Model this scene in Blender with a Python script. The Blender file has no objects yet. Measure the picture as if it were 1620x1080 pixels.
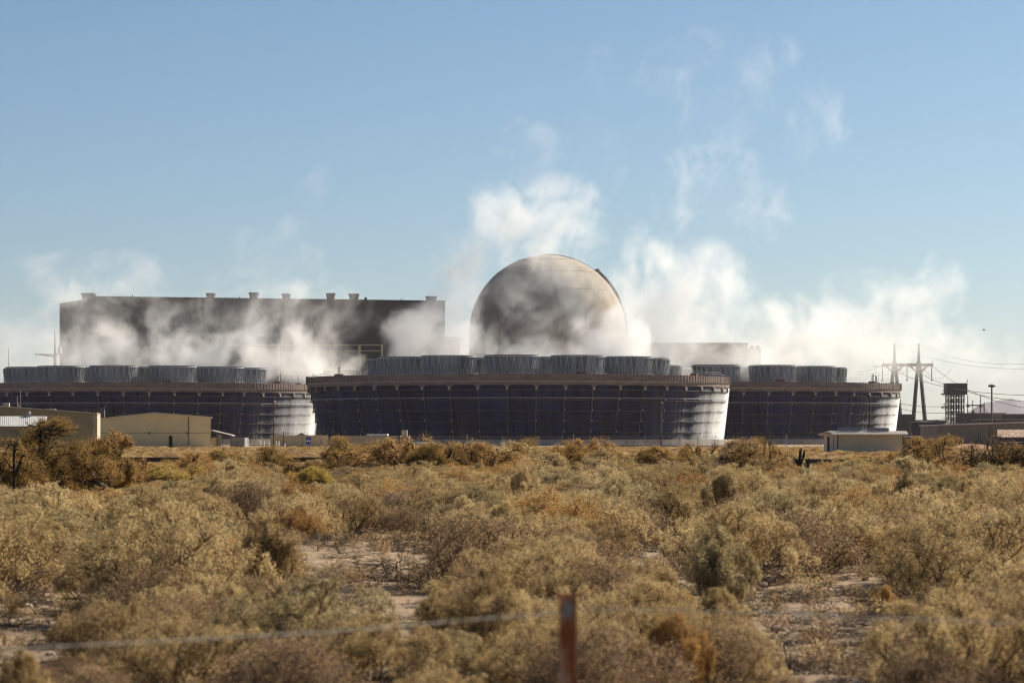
import bpy, bmesh, math, random
import numpy as np
from mathutils import Vector, Matrix
R = math.radians
C = bpy.context.scene
COL = C.collection
random.seed(7)
rng = np.random.default_rng(7)

# ------------------------------------------------------------------ camera
F = 4690.0            # focal length in photo pixels (photo 1620 wide)
HZ = 690.0            # horizon row
EYE = 2.0
cam_d = bpy.data.cameras.new('camera')
cam = bpy.data.objects.new('camera', cam_d); COL.objects.link(cam)
cam.location = (0, 0, EYE); cam.rotation_euler = (R(90), 0, 0)
cam_d.sensor_width = 36.0; cam_d.lens = 36.0 * F / 1620.0
cam_d.shift_y = (HZ - 540.0) / 1620.0
cam_d.clip_start = 0.1; cam_d.clip_end = 60000
cam_d.dof.use_dof = True; cam_d.dof.focus_distance = 150.0
cam_d.dof.aperture_fstop = 3.8
C.camera = cam

def X(px, d): return (px - 810.0) / F * d
def Z(py, d): return EYE + (HZ - py) / F * d
def GD(py): return F * EYE / (py - HZ)      # distance of a ground point seen at row py

# ------------------------------------------------------------------ sky, sun, exposure
SUN_AZ, SUN_EL = R(52), R(34)               # azimuth to the right of the view axis
w = bpy.data.worlds.new('World'); C.world = w; w.use_nodes = True
nt = w.node_tree; nt.nodes.clear()
sky = nt.nodes.new('ShaderNodeTexSky'); sky.sky_type = 'NISHITA'; sky.sun_disc = False
sky.sun_elevation = SUN_EL; sky.sun_rotation = SUN_AZ
sky.air_density = 0.7; sky.dust_density = 1.2; sky.ozone_density = 3.4; sky.altitude = 300
bg = nt.nodes.new('ShaderNodeBackground'); bg.inputs['Strength'].default_value = 0.052
wo = nt.nodes.new('ShaderNodeOutputWorld')
tint = nt.nodes.new('ShaderNodeMix'); tint.data_type = 'RGBA'; tint.blend_type = 'MULTIPLY'; tint.inputs[0].default_value = 1.0
tint.inputs[7].default_value = (0.78, 0.985, 1.0, 1)
nt.links.new(sky.outputs[0], tint.inputs[6]); nt.links.new(tint.outputs[2], bg.inputs['Color']); nt.links.new(bg.outputs[0], wo.inputs['Surface'])
sd = Vector((math.sin(SUN_AZ) * math.cos(SUN_EL), math.cos(SUN_AZ) * math.cos(SUN_EL), math.sin(SUN_EL)))
sl = bpy.data.lights.new('sun', 'SUN'); sl.energy = 5.0; sl.angle = R(0.53); sl.color = (1.0, 0.90, 0.74)
so = bpy.data.objects.new('sun', sl); COL.objects.link(so); so.rotation_euler = sd.to_track_quat('Z', 'Y').to_euler()
C.view_settings.view_transform = 'Standard'; C.view_settings.look = 'None'
C.view_settings.exposure = 0.84; C.view_settings.gamma = 1.0
cy = C.cycles
cy.max_bounces = 12; cy.diffuse_bounces = 2; cy.glossy_bounces = 2; cy.transmission_bounces = 3
cy.transparent_max_bounces = 12; cy.volume_bounces = 8
cy.volume_step_rate = 1.2; cy.volume_max_steps = 256
cy.use_adaptive_sampling = True; cy.adaptive_threshold = 0.01
cy.use_denoising = True; cy.denoising_prefilter = 'ACCURATE'; cy.filter_width = 1.15
cy.sample_clamp_indirect = 6.0
# ------------------------------------------------------------------ materials
def mat(name, c1, c2=None, rough=0.85, scale=1.0, detail=5.0, bump=0.0, bscale=None, metal=0.0, stretch=(1, 1, 1), lo=0.35, hi=0.65, spec=0.3, trans=0.0, wave=None):
    m = bpy.data.materials.new(name); m.use_nodes = True
    t = m.node_tree; N, L = t.nodes, t.links
    p = N['Principled BSDF']; p.inputs['Roughness'].default_value = rough; p.inputs['Metallic'].default_value = metal
    p.inputs['Specular IOR Level'].default_value = spec
    g = N.new('ShaderNodeNewGeometry'); mp = N.new('ShaderNodeMapping'); mp.inputs['Scale'].default_value = stretch
    L.new(g.outputs['Position'], mp.inputs[0])
    if c2 is None: c2 = tuple(v * 0.72 for v in c1)
    n = N.new('ShaderNodeTexNoise'); n.inputs['Scale'].default_value = scale; n.inputs['Detail'].default_value = detail; n.inputs['Roughness'].default_value = 0.6
    L.new(mp.outputs[0], n.inputs['Vector'])
    r = N.new('ShaderNodeValToRGB'); r.color_ramp.elements[0].position = lo; r.color_ramp.elements[1].position = hi
    r.color_ramp.elements[0].color = (*c2, 1); r.color_ramp.elements[1].color = (*c1, 1)
    L.new(n.outputs[0], r.inputs[0]); col = r.outputs[0]
    L.new(col, p.inputs['Base Color'])
    if bump:
        b = N.new('ShaderNodeBump'); b.inputs['Strength'].default_value = min(1.0, bump); b.inputs['Distance'].default_value = 0.1
        n2 = N.new('ShaderNodeTexNoise'); n2.inputs['Scale'].default_value = bscale or scale * 3; n2.inputs['Detail'].default_value = 6
        L.new(mp.outputs[0], n2.inputs['Vector']); L.new(n2.outputs[0], b.inputs['Height']); L.new(b.outputs[0], p.inputs['Normal'])
    if wave:
        wv = N.new('ShaderNodeTexWave'); wv.bands_direction = wave[0]; wv.inputs['Scale'].default_value = wave[1]
        L.new(g.outputs['Position'], wv.inputs['Vector'])
        b = N.new('ShaderNodeBump'); b.inputs['Strength'].default_value = 0.6; b.inputs['Distance'].default_value = wave[2]
        L.new(wv.outputs[0], b.inputs['Height']); L.new(b.outputs[0], p.inputs['Normal'])
    if trans:
        tr = N.new('ShaderNodeBsdfTranslucent'); L.new(col, tr.inputs[0]); mx = N.new('ShaderNodeMixShader'); mx.inputs[0].default_value = trans
        L.new(p.outputs[0], mx.inputs[1]); L.new(tr.outputs[0], mx.inputs[2]); L.new(mx.outputs[0], N['Material Output'].inputs['Surface'])
    return m

M = {}
M['siding_dark'] = mat('weathered grey siding', (.105, .095, .092), (.088, .08, .078), scale=.05, stretch=(1, 1, 4), wave=('X', .9, .05))
M['concrete'] = mat('stained concrete', (.38, .315, .24), (.20, .17, .145), scale=.1, stretch=(1.2, 1.2, .35), detail=9, bump=.3, bscale=.5, lo=.34, hi=.66)
M['concrete_pale'] = mat('pale concrete', (.40, .37, .33), (.28, .25, .22), scale=.5)
M['parapet'] = mat('brown corrugated parapet', (.215, .165, .145), (.14, .11, .10), scale=.35, stretch=(1, 1, 3))
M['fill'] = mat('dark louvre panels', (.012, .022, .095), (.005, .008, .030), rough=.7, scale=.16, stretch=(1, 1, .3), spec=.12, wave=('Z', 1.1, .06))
M['ledge'] = mat('grey ledge board', (.085, .085, .10), scale=.8)
M['bracket'] = mat('pale bracket', (.42, .40, .38), scale=2)
M['pipe'] = mat('pale header pipe', (.24, .24, .27), scale=1)
M['white'] = mat('white painted metal', (.72, .70, .66), (.55, .53, .50), rough=.5, scale=2)
M['stack'] = mat('weathered blue grey fan stack', (.23, .255, .295), (.11, .115, .13), scale=.6, stretch=(1, 1, .15), rough=.7)
M['strut'] = mat('galvanised strut', (.42, .43, .44), scale=1)
M['rust'] = mat('rusty steel', (.12, .05, .03), (.05, .022, .015), scale=2)
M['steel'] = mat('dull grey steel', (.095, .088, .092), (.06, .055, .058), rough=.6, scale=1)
M['wire'] = mat('aluminium wire', (.16, .15, .15), scale=1)
M['tan'] = mat('tan steel siding', (.62, .48, .27), (.57, .44, .245), scale=.35, wave=('X', 3.0, .03))
M['tan_trim'] = mat('light tan trim', (.50, .43, .30), scale=1)
M['olive'] = mat('olive grey siding', (.27, .225, .13), (.23, .195, .115), scale=.3, wave=('X', 3.0, .03))
M['block'] = mat('grey tan block wall', (.42, .34, .24), (.35, .285, .20), scale=.6)
M['grey_block'] = mat('grey block wall', (.25, .24, .23), scale=.8)
M['beige'] = mat('beige weathered siding', (.30, .25, .21), (.21, .17, .15), scale=.07)
M['shed_wall'] = mat('beige ribbed siding', (.60, .49, .35), (.52, .42, .30), scale=1.5)
M['roof_white'] = mat('whitish corrugated roof', (.62, .56, .48), (.40, .34, .28), scale=2.2, rough=.5, bump=.3)
M['roof_rust'] = mat('rust stained tin roof', (.50, .38, .29), (.27, .15, .10), scale=1.6, stretch=(2.5, 1, 1), lo=.4, hi=.6)
M['long_wall'] = mat('taupe panel wall', (.29, .235, .18), (.25, .20, .155), scale=.3)
M['plum'] = mat('dark bluish painted wall', (.10, .095, .16), (.06, .055, .09), scale=.8)
M['black'] = mat('dark opening', (.012, .011, .011), scale=1)
M['glass'] = mat('dark window glass', (.03, .035, .045), rough=.1, scale=1, spec=.6)
M['solar'] = mat('blue grey panel', (.16, .20, .27), rough=.35, scale=1, spec=.5)
M['wood'] = mat('weathered dark wood pole', (.10, .055, .038), (.06, .034, .025), scale=3, stretch=(1, 1, .2))
M['wood_grey'] = mat('brown wood pole', (.17, .11, .08), scale=3, stretch=(1, 1, .2))
M['bluesign'] = mat('blue painted sign', (.04, .11, .42), (.03, .08, .34), scale=2)
M['ground'] = None
M['hill'] = mat('haze-blue rocky hills', (.07, .085, .14), (.04, .05, .09), scale=.002, bump=.5, bscale=.004)  # blue of the distant air is put into the rock colour
M['farplant'] = mat('dark plant building', (.085, .078, .088), (.065, .06, .068), scale=.1)
M['rail'] = mat('dark weathered guardrail', (.055, .04, .032), (.03, .022, .018), scale=2, rough=.6)

# ------------------------------------------------------------------ mesh builder
class MB:
    def __init__(s): s.v, s.f = [], []
    def add(s, vs, fs):
        k = len(s.v); s.v += [tuple(v) for v in vs]; s.f += [tuple(i + k for i in f) for f in fs]; return s
    def box(s, x0, x1, y0, y1, z0, z1):
        return s.add([(x0, y0, z0), (x1, y0, z0), (x1, y1, z0), (x0, y1, z0), (x0, y0, z1), (x1, y0, z1), (x1, y1, z1), (x0, y1, z1)],
                     [(0, 3, 2, 1), (4, 5, 6, 7), (0, 1, 5, 4), (1, 2, 6, 5), (2, 3, 7, 6), (3, 0, 4, 7)])
    def obox(s, c, ux, uy, hx, hy, z0, z1):
        c, ux, uy = Vector((c[0], c[1], 0)), Vector((ux[0], ux[1], 0)), Vector((uy[0], uy[1], 0))
        q = [c - ux * hx - uy * hy, c + ux * hx - uy * hy, c + ux * hx + uy * hy, c - ux * hx + uy * hy]
        return s.prism([(p.x, p.y) for p in q], z0, z1)
    def prism(s, pts, z0, z1, top=1.0):
        n = len(pts); cx = sum(p[0] for p in pts) / n; cy_ = sum(p[1] for p in pts) / n
        a = [(p[0], p[1], z0) for p in pts]; b = [(cx + (p[0] - cx) * top, cy_ + (p[1] - cy_) * top, z1) for p in pts]
        return s.add(a + b, [tuple(reversed(range(n))), tuple(range(n, 2 * n))] + [(i, (i + 1) % n, n + (i + 1) % n, n + i) for i in range(n)])
    def xprism(s, prof, x0, x1):            # profile in (y, z) swept along x
        n = len(prof); a = [(x0, p[0], p[1]) for p in prof]; b = [(x1, p[0], p[1]) for p in prof]
        return s.add(a + b, [tuple(range(n)), tuple(reversed(range(n, 2 * n)))] + [(i, n + i, n + (i + 1) % n, (i + 1) % n) for i in range(n)])
    def yprism(s, prof, y0, y1):            # profile in (x, z) swept along y
        n = len(prof); a = [(p[0], y0, p[1]) for p in prof]; b = [(p[0], y1, p[1]) for p in prof]
        return s.add(a + b, [tuple(range(n)), tuple(reversed(range(n, 2 * n)))] + [(i, (i + 1) % n, n + (i + 1) % n, n + i)[::-1] for i in range(n)])
    def tube(s, p, q, r, r2=None, n=6):
        p, q = Vector(p), Vector(q); r2 = r if r2 is None else r2
        d = (q - p)
        if d.length < 1e-6: return s
        d.normalize(); a = d.orthogonal().normalized(); b = d.cross(a)
        vs = [p + (a * math.cos(2 * math.pi * i / n) + b * math.sin(2 * math.pi * i / n)) * r for i in range(n)]
        vs += [q + (a * math.cos(2 * math.pi * i / n) + b * math.sin(2 * math.pi * i / n)) * r2 for i in range(n)]
        return s.add(vs, [(i, (i + 1) % n, n + (i + 1) % n, n + i) for i in range(n)] + [tuple(reversed(range(n))), tuple(range(n, 2 * n))])
    def path(s, pts, r, n=5):
        for a, b in zip(pts, pts[1:]): s.tube(a, b, r, n=n)
        return s
    def lathe(s, prof, n=64, c=(0, 0), a0=0.0, a1=2 * math.pi, close=True):   # prof: (r, z)
        full = abs(a1 - a0 - 2 * math.pi) < 1e-6; k = n if full else n + 1
        vs = [(c[0] + r * math.cos(a0 + (a1 - a0) * i / n), c[1] + r * math.sin(a0 + (a1 - a0) * i / n), z) for i in range(k) for r, z in prof]
        m = len(prof); fs = []
        for i in range(n):
            j = (i + 1) % k
            for u in range(m - 1): fs.append((i * m + u, j * m + u, j * m + u + 1, i * m + u + 1))
            if close: fs.append((i * m + m - 1, j * m + m - 1, j * m, i * m))
        if not full and close:
            fs += [tuple(range(m)), tuple(reversed([n * m + u for u in range(m)]))]
        return s.add(vs, fs)
    def build(s, name, m, parent=None, smooth=False, off=None):
        if off is None:
            off = Vector((0, 0, 0)); q = parent
            while q is not None: off = off + q.location; q = q.parent
        me = bpy.data.meshes.new(name); me.from_pydata([(x - off[0], y - off[1], z - off[2]) for x, y, z in s.v], [], s.f)
        me.materials.append(m)
        if smooth: me.polygons.foreach_set('use_smooth', [True] * len(me.polygons))
        o = bpy.data.objects.new(name, me); COL.objects.link(o); o.parent = parent
        return o

def tag(o, label=None, cat=None, group=None, kind=None):
    if label: o['label'] = label
    if cat: o['category'] = cat
    if group: o['group'] = group
    if kind: o['kind'] = kind
    return o
def thing(name, label, cat, loc=(0, 0, 0), group=None):
    o = bpy.data.objects.new(name, None); COL.objects.link(o); o.location = loc; o.empty_display_size = .5
    return tag(o, label, cat, group)
def copy_tree(o, parent=None):
    c = o.copy(); COL.objects.link(c); c.parent = parent
    for ch in list(o.children): copy_tree(ch, c)
    return c

# ------------------------------------------------------------------ cooling towers
def ring_angle(i, n): return 2 * math.pi * i / n
RT, RB, HT = 49.2, 46.4, 13.5
def wall_r(z): return RB + (RT - RB) * z / HT
def cooling_tower(label):
    t = thing('cooling_tower', label, 'cooling tower')
    NB = 48
    m = MB().lathe([(49.75, 14.25), (50.0, 14.25), (50.0, 15.7), (49.85, 15.7)], 192)
    for i in range(NB * 6):
        a = ring_angle(i, NB * 6); c, s_ = math.cos(a), math.sin(a)
        m.obox((50.04 * c, 50.04 * s_), (-s_, c), (c, s_), .07, .05, 14.2, 15.95)
    m.build('parapet', M['parapet'], t)
    MB().lathe([(0.3, 14.0), (49.8, 14.0), (49.8, 14.24), (0.3, 14.24)], 96).build('deck', M['concrete_pale'], t)
    m = MB().lathe([(49.0, 13.35), (49.72, 13.35), (49.72, 13.98), (49.0, 13.98)], 192)
    for i in range(NB):                                                    # haunches that round the bay corners
        a = ring_angle(i, NB); c, s_ = math.cos(a), math.sin(a); prev = 1.05
        for k, (z, hw) in enumerate([(13.34, .75), (13.15, .42), (12.95, .28), (12.7, .2), (12.2, .16)][:-1]):
            zz = [13.15, 12.95, 12.7, 12.2][k]
            m.obox((49.42 * c, 49.42 * s_), (-s_, c), (c, s_), hw, .26, zz, z)
    m.build('deck_beam', M['parapet'], t)
    m = MB()
    lev = [0.3, 2.8, 5.2, 7.55, 9.9, 12.2, 13.6]
    for k in range(len(lev) - 1):                                          # sloping louvre panels, one course per ledge
        z0, z1 = lev[k] + .16, lev[k + 1] - .02
        m.lathe([(wall_r(z0) - .25, z0), (wall_r(z0) + .05, z0), (wall_r(z1) - .12, z1), (wall_r(z1) - .4, z1)], 96, a0=ring_angle(.5, 96), a1=ring_angle(.5, 96) + 2 * math.pi)
    m.build('louvre_wall', M['fill'], t)
    for z in lev[1:-1]:
        MB().lathe([(wall_r(z) - .3, z - .02), (wall_r(z) + .62, z - .02), (wall_r(z) + .62, z + .14), (wall_r(z) - .3, z + .14)], 96).build('ledge', M['ledge'], t)
    MB().lathe([(wall_r(10.5) + .1, 10.38), (wall_r(10.5) + .42, 10.38), (wall_r(10.5) + .42, 10.62), (wall_r(10.5) + .1, 10.62)], 192).build('header_pipe', M['pipe'], t)
    for i in range(NB):
        a = ring_angle(i, NB); c, s_ = math.cos(a), math.sin(a); rr = random.Random(i); col = MB()
        for k in range(6):
            z0, z1 = lev[k] + .2, lev[k + 1] - .05
            r_ = wall_r((z0 + z1) / 2) + .06
            col.obox((r_ * c, r_ * s_), (-s_, c), (c, s_), .13, .12, z0, z1)
        nf = len(col.f)
        for k, z in enumerate(lev[1:-1]):
            if k == 4: sz = .26
            elif rr.random() < .75: sz = .14
            else: continue
            r_ = wall_r(z) + .74
            col.obox((r_ * c, r_ * s_), (-s_, c), (c, s_), sz, .1, z + .15, z + .15 + sz * 2)
        o = col.build('column', M['ledge'], t); o.data.materials.append(M['bracket'])
        o.data.polygons.foreach_set('material_index', [0] * nf + [1] * (len(col.f) - nf))
    MB().lathe([(50.3, 0), (51.0, 0), (51.0, 1.3), (50.3, 1.3)], 96).build('basin_wall', M['concrete_pale'], t)
    # fan stacks: one mesh kind, with struts, on the deck
    proto = None
    spots = [(29.5, i * 30.0) for i in range(12)] + [(12.5, 20 + i * 90.0) for i in range(4)]
    for i, (r_, deg) in enumerate(spots):
        a = R(deg - 90)
        if proto is None:
            m = MB().lathe([(5.6, 14.3), (5.8, 15.5), (6.15, 18.0), (6.5, 20.0), (6.65, 20.35), (6.5, 20.35), (6.35, 20.0), (6.0, 18.0), (5.65, 15.5), (5.45, 14.3)], 48)
            for j in range(48):
                b = ring_angle(j, 48); c, s_ = math.cos(b), math.sin(b)
                m.tube((5.65 * c, 5.65 * s_, 14.4), (6.53 * c, 6.53 * s_, 20.1), .055, n=4)
            fs = m.build('fan_stack', M['stack'], t); proto = fs
            m = MB()
            for j in range(24):
                b, b2 = ring_angle(j, 24), ring_angle(j + .5, 24); b3 = ring_angle(j + 1, 24)
                m.tube((6.25 * math.cos(b), 6.25 * math.sin(b), 14.4), (6.77 * math.cos(b2), 6.77 * math.sin(b2), 20.1), .075, n=4)
                m.tube((6.25 * math.cos(b3), 6.25 * math.sin(b3), 14.4), (6.77 * math.cos(b2), 6.77 * math.sin(b2), 20.1), .075, n=4)
            m.lathe([(6.73, 19.95), (6.87, 19.95), (6.87, 20.15), (6.73, 20.15)], 48)
            m.build('bracing', M['strut'], fs, off=Vector((0, 0, 0)))
            MB().lathe([(1.6, 17.6), (1.9, 17.6), (1.9, 18.3), (1.6, 18.3)], 12).build('fan_hub', M['steel'], fs, off=Vector((0, 0, 0)))
            fr = MB()
            for j in range(20):
                b = ring_angle(j, 20); fr.tube((7.2 * math.cos(b), 7.2 * math.sin(b), 14.3), (7.2 * math.cos(b), 7.2 * math.sin(b), 15.9), .035, n=4)
            for zz in (15.85, 16.2): fr.lathe([(7.17, zz), (7.23, zz), (7.23, zz + .06), (7.17, zz + .06)], 32)
            fr.build('fan_rail', M['strut'], fs, off=Vector((0, 0, 0)))
        else:
            fs = copy_tree(proto, t)
        fs.location = (r_ * math.cos(a), r_ * math.sin(a), 0); fs.rotation_euler = (0, 0, R(i * 17.0)); fs.scale = (.925, .925, 1)
    # handrail posts, ladders and boxes on the deck edge
    m = MB(); rr = random.Random(3)
    for i in range(60):
        a = ring_angle(i, 60) + rr.random() * .05; c, s_ = math.cos(a), math.sin(a); r_ = 48.5
        m.tube((r_ * c, r_ * s_, 14.2), (r_ * c, r_ * s_, 16.35 if rr.random() < .65 else 16.8 + rr.random() * 1.2), .04, n=4)
    for a0, a1 in ((-1.9, -1.2), (-.9, -.2), (-2.7, -2.3)):
        for zz in (16.3, 16.75): m.lathe([(48.4, zz), (48.5, zz), (48.5, zz + .07), (48.4, zz + .07)], 24, a0=a0, a1=a1)
    m.lathe([(48.46, 16.3), (48.54, 16.3), (48.54, 16.36), (48.46, 16.36)], 120)
    m.build('handrail', M['pipe'], t)
    for a in (-1.2, -2.75, -.35, .1):
        c, s_ = math.cos(a), math.sin(a); m = MB()
        m.obox((44 * c, 44 * s_), (-s_, c), (c, s_), .9, .8, 14.2, 16.4)
        for k in (-.8, 0, .8): m.tube((44 * c - k * s_, 44 * s_ + k * c, 16.3), (44 * c - k * s_, 44 * s_ + k * c, 18.2 + k * .3), .09, n=4)
        m.build('deck_equipment', M['rust'], t)
    return t

# falling water and spray: thin leaning curtains just outside the louvres
wm = bpy.data.materials.new('water spray'); wm.use_nodes = True
wt = wm.node_tree; wt.nodes.clear(); wo_ = wt.nodes.new('ShaderNodeOutputMaterial'); wv_ = wt.nodes.new('ShaderNodeVolumePrincipled')
wv_.inputs['Color'].default_value = (.99, .99, .99, 1); wv_.inputs['Density'].default_value = .55; wv_.inputs['Anisotropy'].default_value = .5
wt.links.new(wv_.outputs[0], wo_.inputs['Volume'])
def water(t, seed, dens=1.0):
    rr = random.Random(seed); m = MB()
    n_ = 420
    for i in range(n_):
        a0 = ring_angle(i, n_) + .0004; wdt = ring_angle(1, n_) * .94
        wob = .55 + .45 * math.sin(i * .31 + 2 * math.sin(i * .083)) * math.sin(i * .117 + 1)
        th = (.45 + .55 * rr.random()) * wob * (.05 + .2 * max(0.0, math.cos(a0)) ** 2) + wob * wob * rr.random() * .22 * max(0.0, math.cos(a0 + .2)) ** 5 + (.5 + .5 * wob) * .6 * max(0.0, math.cos(a0 + .1)) ** 26
        if th < .02: continue
        prof0 = [(wall_r(13.2) + .16, 13.2), (wall_r(13.2) + .18 + th * .7, 13.2), (wall_r(1) + .24 + th * 2.1, .2), (wall_r(1) + .22, .2)]
        sk = .03
        vs = [(r_ * math.cos(aa + (sk if z < 1 else 0)), r_ * math.sin(aa + (sk if z < 1 else 0)), z) for aa in (a0, a0 + wdt) for r_, z in prof0]
        m.add(vs, [(0, 1, 2, 3), (7, 6, 5, 4), (0, 4, 5, 1), (1, 5, 6, 2), (2, 6, 7, 3), (3, 7, 4, 0)])
    o = m.build('falling_water', wm, t, off=Vector((0, 0, 0)))
    bm = bmesh.new(); bm.from_mesh(o.data); bmesh.ops.recalc_face_normals(bm, faces=bm.faces); bm.to_mesh(o.data); bm.free()
    o['kind'] = 'stuff'; o['label'] = 'misty white water falling down the sunlit right-hand flank'
    return o

G_T = 'round mechanical draught cooling towers'
tw = cooling_tower('nearest round cooling tower, in the centre, with full dark louvred wall'); tw['group'] = G_T
water(tw, 4)
tw.location = (1.5, 700, 0)
tw2 = copy_tree(tw); tw2['label'] = 'round cooling tower at the left, behind the tan gabled building'
tw2.location = (X(213, 800), 800, 0); tw2.rotation_euler = (0, 0, R(-3.5))
tw3 = copy_tree(tw); tw3['label'] = 'round cooling tower at the right, half hidden behind the central one'
tw3.location = (X(1128, 793), 793, 0); tw.rotation_euler = (0, 0, R(-3)); tw3.rotation_euler = (0, 0, R(-2.5))

# ------------------------------------------------------------------ turbine building
ax, bx = (X(150, 950), 950), (X(704, 982), 982)
back = (-17.4, 40); H = Z(471, 950)
t = thing('turbine_building', 'huge windowless grey turbine hall wrapped in drifting steam', 'building', (ax[0], ax[1], 0))
MB().prism([ax, bx, (bx[0] + back[0], bx[1] + back[1]), (ax[0] + back[0], ax[1] + back[1])], 0, H).build('wall', M['siding_dark'], t)
ux = Vector((bx[0] - ax[0], bx[1] - ax[1], 0)).normalized(); uy = Vector((-ux.y, ux.x, 0))
m = MB()
L_ = math.hypot(bx[0] - ax[0], bx[1] - ax[1])
def on_face(u, out=0.0): return (ax[0] + ux.x * u - uy.x * out, ax[1] + ux.y * u - uy.y * out)
m.obox(on_face(L_ / 2), ux, uy, L_ / 2 + .2, .35, H + .003, H + .55)
m.build('roof_edge', M['steel'], t)
m = MB()
for z in (Z(512, 960), Z(542, 960)): m.obox(on_face(L_ / 2, .06), ux, uy, L_ / 2 - .1, .05, z, z + .22)
m.build('seam', M['steel'], t)
m = MB()
for i in range(1, 14): m.obox(on_face(L_ * i / 14, .05), ux, uy, .09, .04, .2, H - .3)
m.build('panel_joint', M['siding_dark'], t)
for (p0, p1, yt) in ((127, 148, 463), (325, 338, 463), (393, 407, 462), (445, 458, 464), (515, 529, 463), (551, 567, 464), (673, 691, 468)):
    d = 965 if p0 < 600 else 985
    xa, xb = X(p0, d), X(p1, d); zt = Z(yt, d)
    c = ((xa + xb) / 2, d + 4); hw = (xb - xa) / 2
    mm = MB().prism([(c[0] - hw * .82, c[1] - 2), (c[0] + hw * .82, c[1] - 2), (c[0] + hw * .82, c[1] + 2), (c[0] - hw * .82, c[1] + 2)], H, zt - .7, 1.12)
    v = mm.build('roof_vent', M['steel'], t)
    MB().box(c[0] - hw, c[0] + hw, c[1] - 2.6, c[1] + 2.6, zt - .69, zt).build('vent_cap', M['farplant'], v)
m = MB()
for u, z0_, z1_ in ((12, 30, H + 1.2), (47, 26, H + .9), (78, 24, H + 1.6), (101, 20, H + .9)):
    m = MB(); m.tube((*on_face(u, .35), z0_), (*on_face(u, .35), z1_), .16, n=5)
    for k in range(int(z0_), int(z1_), 3): m.tube((*on_face(u, .02), k), (*on_face(u, .35), k), .08, n=4)
    m.build('vent_pipe', M['steel'], t)
m = MB()
for u, w_, z0_, z1_ in ((20, 4, 36, 38.5), (60, 5, 33, 35.5), (84, 3, 37, 40), (92, 4, 27, 29.5)): m.obox(on_face(u, .12), ux, uy, w_ / 2, .1, z0_, z1_)
m.build('louvre', M['farplant'], t)
MB().box(X(576, 970), X(580, 970), 972, 973, H, Z(470, 970)).build('roof_post', M['black'], t)  # small dark post on the roof, not a lamp
a_ = thing('annex_building', 'low pale block at the foot of the turbine hall, mostly lost in steam', 'building', (X(715, 960), 960, 0))
MB().box(X(700, 955), X(728, 955), 955, 985, 0, Z(535, 955)).build('wall', M['beige'], a_)
MB().box(X(700, 955) - .3, X(728, 955) + .3, 954.6, 985.3, Z(535, 955) + .003, Z(533, 955)).build('roof', M['steel'], a_)

g = thing('pipe_gantry', 'tan pipe gantry crossing the lower turbine hall wall', 'gantry', (X(568, 900), 900, 0))
d = 900
mm = MB().box(X(360, d), X(605, d), d, d + .5, Z(546.5, d), Z(544.5, d)); mm.box(X(520, d), X(605, d), d, d + .4, Z(555.5, d), Z(554, d)); mm.build('beam', M['tan_trim'], g)
for px in (568, 440, 604): MB().box(X(px - 1.8, d), X(px + 1.8, d), d + .6, d + 1.2, 0, Z(545, d)).build('leg', M['tan_trim'], g)

# ------------------------------------------------------------------ containment dome
cx, cd = X(866, 870), 893.0
cx = X(866, 893); RR = 124 / F * 893 * .998; ZC = Z(527, 893)
t = thing('containment_dome', 'concrete reactor containment dome with a dark buttress, half veiled by steam', 'dome', (cx, cd, 0))
prof = [(RR, 0), (RR, ZC)] + [(RR * math.cos(a), ZC + RR * math.sin(a)) for a in [math.pi / 2 * k / 32 for k in range(1, 32)]] + [(0.02, ZC + RR)]
MB().lathe(prof, 128, (cx, cd), close=False).build('shell', M['concrete'], t, smooth=True)
m = MB()
for z in [ZC * k / 8 for k in range(1, 9)]: m.lathe([(RR - .1, z), (RR + .02, z), (RR + .02, z + .12), (RR - .1, z + .12)], 96, (cx, cd))
for e_ in range(14, 88, 18):
    r_, z = RR * math.cos(R(e_)), ZC + RR * math.sin(R(e_)); m.lathe([(r_ - .15, z - .1), (r_ + .015, z), (r_ - .02, z + .14), (r_ - .2, z + .05)], 96, (cx, cd))
m.build('pour_joint', M['concrete'], t)
def rib(az, e0, e1, r0, r1, hw, name, mt, zlow=None):
    m = MB(); c, s_ = math.cos(az), math.sin(az); pts = []
    if zlow is not None: pts.append((None, zlow))
    n = 28; ring = []
    for k in range(n + 1):
        e = R(e0 + (e1 - e0) * k / n); ring.append((math.cos(e), math.sin(e)))
    prev = None
    def sec(ce, se, z_=None):
        out = []
        for r_ in (r0, r1):
            for h in (-hw, hw):
                if z_ is None: x, z = r_ * ce, ZC + r_ * se
                else: x, z = r_, z_
                out.append((cx + x * c - h * s_, cd + x * s_ + h * c, z))
        return out
    secs = ([sec(1, 0, zlow)] if zlow is not None else []) + [sec(a, b) for a, b in ring]
    for A, B_ in zip(secs, secs[1:]):
        m.add(A + B_, [(0, 1, 5, 4), (2, 6, 7, 3), (0, 4, 6, 2), (1, 3, 7, 5)])
    m.add(secs[-1], [(0, 2, 3, 1)]); m.add(secs[0], [(0, 1, 3, 2)])
    return m.build(name, mt, t)
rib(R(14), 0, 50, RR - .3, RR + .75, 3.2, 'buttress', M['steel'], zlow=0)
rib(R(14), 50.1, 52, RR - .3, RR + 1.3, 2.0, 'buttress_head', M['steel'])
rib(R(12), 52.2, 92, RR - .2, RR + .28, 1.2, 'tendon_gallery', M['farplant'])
rib(R(132), 0, 60, RR - .3, RR + 1.0, 3.0, 'buttress', M['steel'], zlow=0)

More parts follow.
